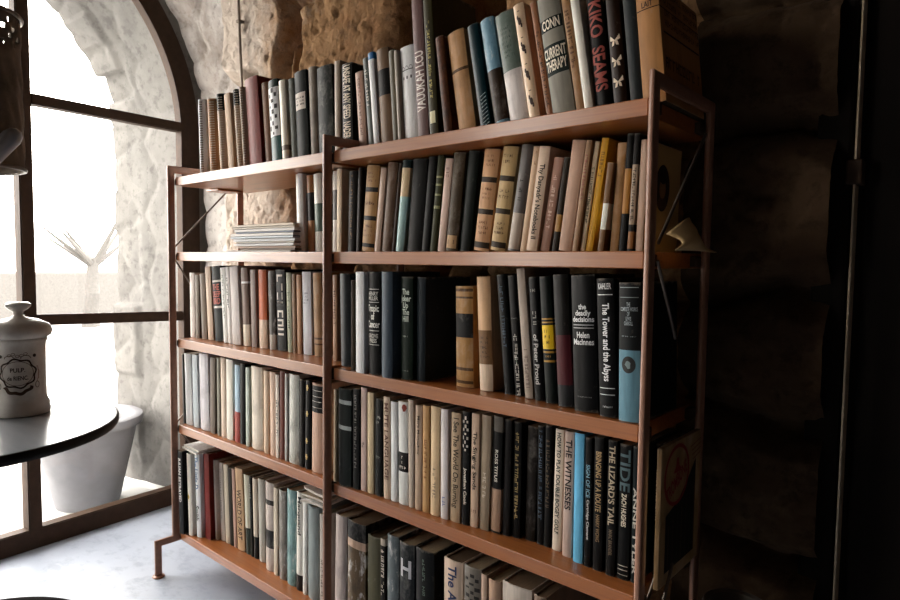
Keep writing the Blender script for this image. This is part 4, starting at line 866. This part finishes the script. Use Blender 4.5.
# big dark lettering and a rule printed on the right cover
def side_scribble(parent, wx, y0, y1, z0, z1, rows, col, fill=.6):
    V, F = [], []; rh = (z1-z0)/rows
    def q(a, b, c, d):
        i = len(V); V.extend([(wx+.0008, a, c), (wx+.0008, b, c), (wx+.0008, b, d), (wx+.0008, a, d)]); F.append((i, i+1, i+2, i+3))
    for r in range(rows):
        y = y0; zb = z0+rh*(r+.18); gh = rh*.64
        while y < y1:
            g = gh*.55; t = g*.28
            if random.random() < .9:
                q(y, y+t, zb, zb+gh)
                for _ in range(random.choice((1, 1, 2))):
                    a = random.choice((0, .38, .74)); q(y, min(y+g, y1), zb+a*gh, zb+a*gh+t)
                if random.random() < .5: q(y+g-t, min(y+g, y1), zb+random.choice((0, .4))*gh, zb+gh)
            y += g*1.3
    flat_mesh('cover_lettering', V, F, col, parent)
side_scribble(root, w/2, .02, D-.008, H*.64, H*.985, 4, '3a2412')
side_scribble(root, w/2, .012, D-.012, H*.26, H*.42, 1, '4a3018')
V = [(w/2+.0008, .012, H*.585), (w/2+.0008, D-.006, H*.585), (w/2+.0008, D-.006, H*.602), (w/2+.0008, .012, H*.602)]; flat_mesh('cover_rule', V, [(0, 1, 2, 3)], '2a180c', root)

# thin black book beyond the last one on the fourth shelf
root, e = make_book('P', '131010', .0085, .226, .12, dict(text=[('FORTUNE  FAVORS THE BRAVE', 'v', .42, .80, 'cfc4b4', .42)]))
root.location = (1.5432, .108, SHELF[4]+.0004); tag(root, 'thin black book with white capitals, set back behind the right upright, fourth shelf', 'book', "books on the right bay's fourth shelf")
# magazine hung on the outside of the right frame
mg = empty('hanging_magazine', (1.578, .030, .470)); tag(mg, 'magazine with red round stamp hung on the outer right side of the bookcase', 'magazine')
Dm, Hm = .166, .226
bm = bmesh.new(); box(bm, -.004, .004, 0, Dm, 0, Hm, .0012); body = obj('magazine_body', bm, mat_book('a8855a', 1, 'P'), mg)
side_poly('cover_picture', mg, .004, [(.02, .02), (Dm-.022, .02), (Dm-.022, Hm*.80), (.105, Hm*.66), (.07, Hm*.56), (.02, Hm*.50)], '1a1410')
for k in range(7): side_poly('cover_picture', mg, .004, [(.03+.018*k, .025), (.034+.018*k, .025), (.034+.018*k, Hm*(.42+.03*k)), (.03+.018*k, Hm*(.42+.03*k))], ['4a3a28', '3a2e26', '2e3426'][k % 3], .0009)
ring_o = ellpts(.060, Hm*.76, .052, .050, 40); ring_i = ellpts(.060, Hm*.76, .046, .044, 40)
V = [(.0052, y, z) for y, z in ring_o+ring_i]; flat_mesh('red_stamp', V, [(k, (k+1) % 40, 40+(k+1) % 40, 40+k) for k in range(40)], '8a2a26', mg)
side_poly('red_stamp', mg, .004, [(.045, Hm*.78), (.055, Hm*.82), (.058, Hm*.88), (.066, Hm*.88), (.068, Hm*.82), (.08, Hm*.79), (.062, Hm*.775)], '8a2a26', .0012)
V, F = text_pts('TROMBONE'); a = .42
flat_mesh('red_stamp', [(.0052, .060+v[0]*.088*math.cos(a)-v[1]*.02*math.sin(a), Hm*.715+v[0]*.088*math.sin(a)+v[1]*.024*math.cos(a)) for v in V], F, '8a2a26', mg)
for k in range(4): side_poly('cover_lines', mg, .004, [(.118+.004*k, Hm*(.90-.035*k)), (.165, Hm*(.93-.035*k)), (.165, Hm*(.94-.035*k)), (.118+.004*k, Hm*(.91-.035*k))], '7a4a34')
# crumpled paper flap at the end of the second shelf
bm = bmesh.new(); nu, nv = 22, 14; rows = []
for i in range(nu):
    u = i/(nu-1); r = []
    for j in range(nv):
        v = j/(nv-1)
        y = .045+.155*u; z = .014+v*(.026+.036*math.sin(PI*min(1, u*1.15)))*(1-.3*u)
        x = .010+.018*math.sin(u*5.2)*v+.012*math.sin(v*3.4+u*2)+.004*fbm(np.array([u*6.]), np.array([v*6.]), 3, 2)[0]-.016*v*(1-u)
        y += .02*math.sin(v*2.6)*(1-u)
        r.append(bm.verts.new((x, y, z)))
    rows.append(r)
for a, b in zip(rows, rows[1:]):
    for k in range(nv-1): bm.faces.new((a[k], b[k], b[k+1], a[k+1]))
flap = obj('crumpled_paper', bm, mat_plain('creased_cream_paper', 'c8a878', .5, 0, .5, 14, .12, .3), loc=(1.570, .008, SHELF[2]-.012), smooth=60)
sm = flap.modifiers.new('thickness', 'SOLIDIFY'); sm.thickness = .0012
tag(flap, 'crumpled cream paper flap sticking out of the second shelf right end', 'paper')

bm = bmesh.new(); lathe(bm, [(.050, 0), (.060, .01), (.064, .2), (.060, .36), (.050, .41), (.052, .425), (.055, .432), (.052, .438), (.044, .436), (.040, .41), (.02, .40), (.001, .40)], 40, close_top=False)
tag(obj('crock', bm, mat_plain('grey_stoneware', '6e6860', .5, 0, .4, 30, .15, .1), loc=(1.655, .185, FZ), smooth=45), 'grey round crock on the floor beside the bookcase right end', 'crock')

# ------------------------------------------------------------------ round table, jar, stool, lamp
tb = empty('round_table', (.674, -.674, FZ)); tag(tb, 'round side table with pale shiny top and dark edge before the window', 'table')
TZ = .70-FZ
t = NT('pale_table_top'); f = t.noise(5, 5, .6, (1, 5, 1)); t.principled(t.ramp(f, [(.3, lin('959aa2')), (.7, lin('a8adb4'))]), .18, 0, .5, f, .05, .001); M_TOP = t.m
M_BLACK = mat_plain('black_lacquer', '0e0b09', .5, 0, .3, 30, .1, .05)
bm = bmesh.new(); lathe(bm, [(.10, -.0015), (.236, -.0015), (.2385, 0), (.10, 0)], 96, cz=TZ, close_bottom=False, close_top=True); obj('table_top', bm, M_TOP, tb, smooth=30)
bm = bmesh.new(); lathe(bm, [(.225, -.018), (.240, -.017), (.2435, -.012), (.2435, -.004), (.2405, -.0004), (.2375, -.0004), (.2375, -.003), (.05, -.003)], 96, cz=TZ, close_top=True); obj('table_edge', bm, M_BLACK, tb, smooth=40)
bm = bmesh.new(); lathe(bm, [(.15, 0), (.15, .012), (.05, .03), (.022, .06), (.020, .62), (.06, TZ-.018)], 40); obj('pedestal', bm, M_BLACK, tb, smooth=40)

jar = empty('apothecary_jar', (.647, -.570, .7003)); tag(jar, 'white ceramic apothecary jar with lid and brown lettered cartouche on the table', 'jar')
t = NT('glazed_white_ceramic'); f = t.noise(60, 4, .6); t.principled(t.ramp(f, [(.3, lin('d4cec8')), (.7, lin('e6e2dc'))]), .22, 0, .5, f, .03, .001); M_CER = t.m
RB = .0405
bm = bmesh.new(); lathe(bm, [(.040, 0), (.0455, .001), (.0462, .008), (.0445, .012), (.0452, .018), (.0425, .023), (RB, .030), (RB-.0006, .07), (RB, .120), (.0415, .128), (.0435, .131), (.0435, .134), (.0425, .136)], 64); obj('jar_body', bm, M_CER, jar, smooth=50)
bm = bmesh.new(); lathe(bm, [(.0425, .136), (.0490, .140), (.0515, .147), (.0500, .154), (.046, .160), (.030, .168), (.012, .172), (.0075, .176), (.008, .182), (.015, .187), (.0195, .192), (.0195, .196), (.015, .199), (.001, .200)], 64, close_top=False); obj('lid', bm, M_CER, jar, smooth=50)
# cartouche wrapped on the body, facing the camera
CAMP = (1.9636, -.9086, .98)
aj = math.atan2(CAMP[1]+.570, CAMP[0]-.647)-.08
def wrap(x, z, r=RB+.0006): th = aj+x/RB; return (r*math.cos(th), r*math.sin(th), z)
def jar_mesh(name, V2, F, col, r=RB+.0006): flat_mesh(name, [wrap(x, z, r) for x, z in V2], F, col, jar)
def jar_ring(cx, cz, rx, rz, th, col, a0=0, a1=2*PI, wob=0, n=48):
    V = []; 
    for k in range(n+1):
        a = a0+(a1-a0)*k/n; m = 1+wob*math.sin(a*8)
        V += [(cx+rx*m*math.cos(a), cz+rz*m*math.sin(a)), (cx+(rx*m-th)*math.cos(a), cz+(rz*m-th)*math.sin(a))]
    jar_mesh('cartouche', V, [(2*k, 2*k+2, 2*k+3, 2*k+1) for k in range(n)], col)
JZ = .077
jar_ring(0, JZ, .0285, .026, .0030, '3a2a1e', wob=.06); jar_ring(0, JZ, .024, .0215, .0009, '5a4430')
jar_ring(0, JZ-.016, .025, .022, .0058, '4a3526', PI*1.12, PI*1.88, .05)
for s in (-1, 1):
    jar_ring(s*.012, JZ+.026, .008, .006, .0012, '5a4636', 0, PI, .05, 20); jar_ring(s*.026, JZ+.030, .003, .003, .003, '3e2e22', n=12); jar_ring(s*.029, JZ-.002, .0045, .014, .0014, '8a5a48', -PI/2 if s > 0 else PI/2, PI/2 if s > 0 else PI*1.5, .1, 20)
    jar_ring(s*.030, JZ-.022, .004, .006, .0012, '6a5a44', n=16)
for k in range(5): jar_ring(-.012+.006*k, JZ+.032+.002*math.sin(k*2), .0032, .0026, .0009, '7a6250', n=12)
def jar_text(s, w, h, cz):
    V, F = text_pts(s); bm = bmesh.new(); vs = [bm.verts.new((v[0]*w, 0, cz+v[1]*h)) for v in V]
    for f in F: bm.faces.new([vs[i] for i in f])
    bm.verts.index_update(); jar_mesh('jar_lettering', [(v.co.x, v.co.z) for v in bm.verts], [tuple(v.index for v in f.verts) for f in bm.faces], '3a2a20', RB+.0008); bm.free()
jar_text('PULP.', .022, .0075, JZ+.006); jar_text('de RIENC.', .031, .0075, JZ-.008)

st = empty('stool', (.957, -.732, FZ)); tag(st, 'black round stool seat just entering the lower left corner by the table', 'stool')
bm = bmesh.new(); lathe(bm, [(.14, .450), (.168, .452), (.174, .460), (.172, .470), (.160, .4755), (.001, .474)], 64, close_top=False); obj('seat', bm, mat_plain('matt_black_seat', '0c0a09', .95, 0, .05), st, smooth=40)
for k in range(4):
    a = PI/4+k*PI/2; bm = bmesh.new(); tube(bm, [(.15*math.cos(a), .15*math.sin(a), 0), (.115*math.cos(a), .115*math.sin(a), .452)], .011, 12); obj('leg', bm, M_BLACK, st, smooth=50)

# lamp hanging at the upper left: rolled perforated shade with a chrome holder in front
LX, LY, LZ = LAMP
lamp = empty('pendant_lamp', (LX, LY, LZ)); tag(lamp, 'dark perforated cylinder lamp shade with chrome holder hanging at upper left', 'lamp')
t = NT('rusted_perforated_tin'); f = t.noise(28, 6, .65); g = t.noise(120, 4, .6); col = t.ramp(f, [(.3, lin('6a5c4c')), (.5, lin('8e7e6c')), (.7, lin('a89682'))]); t.principled(col, .55, .3, .4, g, .4, .002); M_TIN = t.m
LR, LH = .050, .160
bm = bmesh.new(); nz, na = 60, 120; rings = []
for i in range(nz+1):
    zz = LH*i/nz; r = LR*(1-.02*i/nz)
    rings.append([bm.verts.new(((r+.0012*math.sin(k*.9+i*.35)*math.sin(i*.21))*math.cos(2*PI*k/na), (r+.0012*math.sin(k*.9+i*.35)*math.sin(i*.21))*math.sin(2*PI*k/na), zz+(.0018*math.sin(k*1.3) if i in (0, nz) else 0))) for k in range(na)])
for i in range(nz):
    for k in range(na):
        row = (nz-3-i)
        if row >= 0 and row < 12 and row % 3 != 2 and (k+3*(row//3)) % 6 in (0, 1): continue
        bm.faces.new((rings[i][k], rings[i][(k+1) % na], rings[i+1][(k+1) % na], rings[i+1][k]))
shade_o = obj('lamp_shade', bm, M_TIN, lamp, smooth=60); sm = shade_o.modifiers.new('thickness', 'SOLIDIFY'); sm.thickness = .0018
for zz in (0, LH):
    bm = bmesh.new(); n = 96; tube(bm, [((LR+.0005)*math.cos(2*PI*k/n), (LR+.0005)*math.sin(2*PI*k/n), zz) for k in range(n+1)], .0022, 8, cap=False); obj('rim', bm, mat_plain('worn_tin_edge', '8a8078', .35, .6, .5), lamp, smooth=60)
M_CHROME = mat_plain('brushed_chrome', 'd8dade', .3, .55, .5, 10, .02, 0)
cdx = Vector((CAMP[0]-LX, CAMP[1]-LY, 0)).normalized(); rt = Vector((-cdx.y, cdx.x, 0))
bm = bmesh.new(); p0 = cdx*(LR+.014)+rt*.0+Vector((0, 0, 0)); ax = (rt*CH[0]+Vector((0, 0, CH[1]))).normalized()
c0 = cdx*(LR+.014)+rt*CH[2]+Vector((0, 0, CH[3]))
tube(bm, [c0-ax*.09, c0-ax*.02, c0, c0+ax*.006, c0+ax*.0095], [.009, .009, .009, .007, .003], 24); obj('chrome_holder', bm, M_CHROME, lamp, smooth=50)
bm = bmesh.new(); tube(bm, [c0-ax*.02, c0-ax*.02-cdx*.03], .004, 10); obj('screw', bm, M_CHROME, lamp, smooth=50)
bm = bmesh.new(); tube(bm, [(0, 0, LH), (0, 0, 2.7-LZ)], .003, 8); obj('cord', bm, M_BLACK, lamp, smooth=50)
bm = bmesh.new()
for k in range(3):
    a = 2*PI*k/3; tube(bm, [((LR)*math.cos(a), LR*math.sin(a), LH-.01), (0, 0, LH+.012)], .002, 6)
obj('spider', bm, M_BLACK, lamp, smooth=50)

# ------------------------------------------------------------------ light: bright overcast daylight through the window and the added unseen one
wd = bpy.data.worlds.new('overcast_sky'); SC.world = wd; wd.use_nodes = True
nt = wd.node_tree; bg = nt.nodes['Background']; bg.inputs['Color'].default_value = (1.0, .94, .87, 1); bg.inputs['Strength'].default_value = SKY
pl = bpy.data.lights.new('window_portal', 'AREA'); pl.shape = 'RECTANGLE'; pl.size = 1.62; pl.size_y = 2.35; pl.cycles.is_portal = True
po = bpy.data.objects.new('window_portal', pl); COL.objects.link(po)
po.location = W(UC, 1.14, -.07); po.rotation_euler = N.to_track_quat('-Z', 'Z').to_euler()
p2 = pl.copy(); p2.size, p2.size_y = ADDED_WIN[1]-ADDED_WIN[0], ADDED_WIN[3]-ADDED_WIN[2]; po2 = bpy.data.objects.new('window_portal', p2); COL.objects.link(po2)
po2.location = W((ADDED_WIN[0]+ADDED_WIN[1])/2, (ADDED_WIN[2]+ADDED_WIN[3])/2, -.10); po2.rotation_euler = po.rotation_euler

# ------------------------------------------------------------------ camera
F_PX, YAW, PITCH, ROLL = 631.739, -.7180, -.0602, .0119
Fv = Vector((math.sin(YAW)*math.cos(PITCH), math.cos(YAW)*math.cos(PITCH), math.sin(PITCH)))
R0 = Fv.cross(Vector((0, 0, 1))).normalized(); U0 = R0.cross(Fv)
Rv = R0*math.cos(ROLL)+U0*math.sin(ROLL); Uv = -R0*math.sin(ROLL)+U0*math.cos(ROLL)
cd = bpy.data.cameras.new('camera'); cd.sensor_width = 36; cd.lens = F_PX/900*36; cd.clip_start = .02
co_ = bpy.data.objects.new('camera', cd); COL.objects.link(co_)
co_.matrix_world = Matrix(((Rv.x, Uv.x, -Fv.x, CAMP[0]), (Rv.y, Uv.y, -Fv.y, CAMP[1]), (Rv.z, Uv.z, -Fv.z, CAMP[2]), (0, 0, 0, 1)))
SC.camera = co_
SC.view_settings.view_transform = 'Standard'; SC.view_settings.look = 'None'; SC.view_settings.gamma = 1; SC.view_settings.use_curve_mapping = False
SC.view_settings.exposure = EXPO
SC.cycles.max_bounces = 10; SC.cycles.diffuse_bounces = 6; SC.cycles.transparent_max_bounces = 12
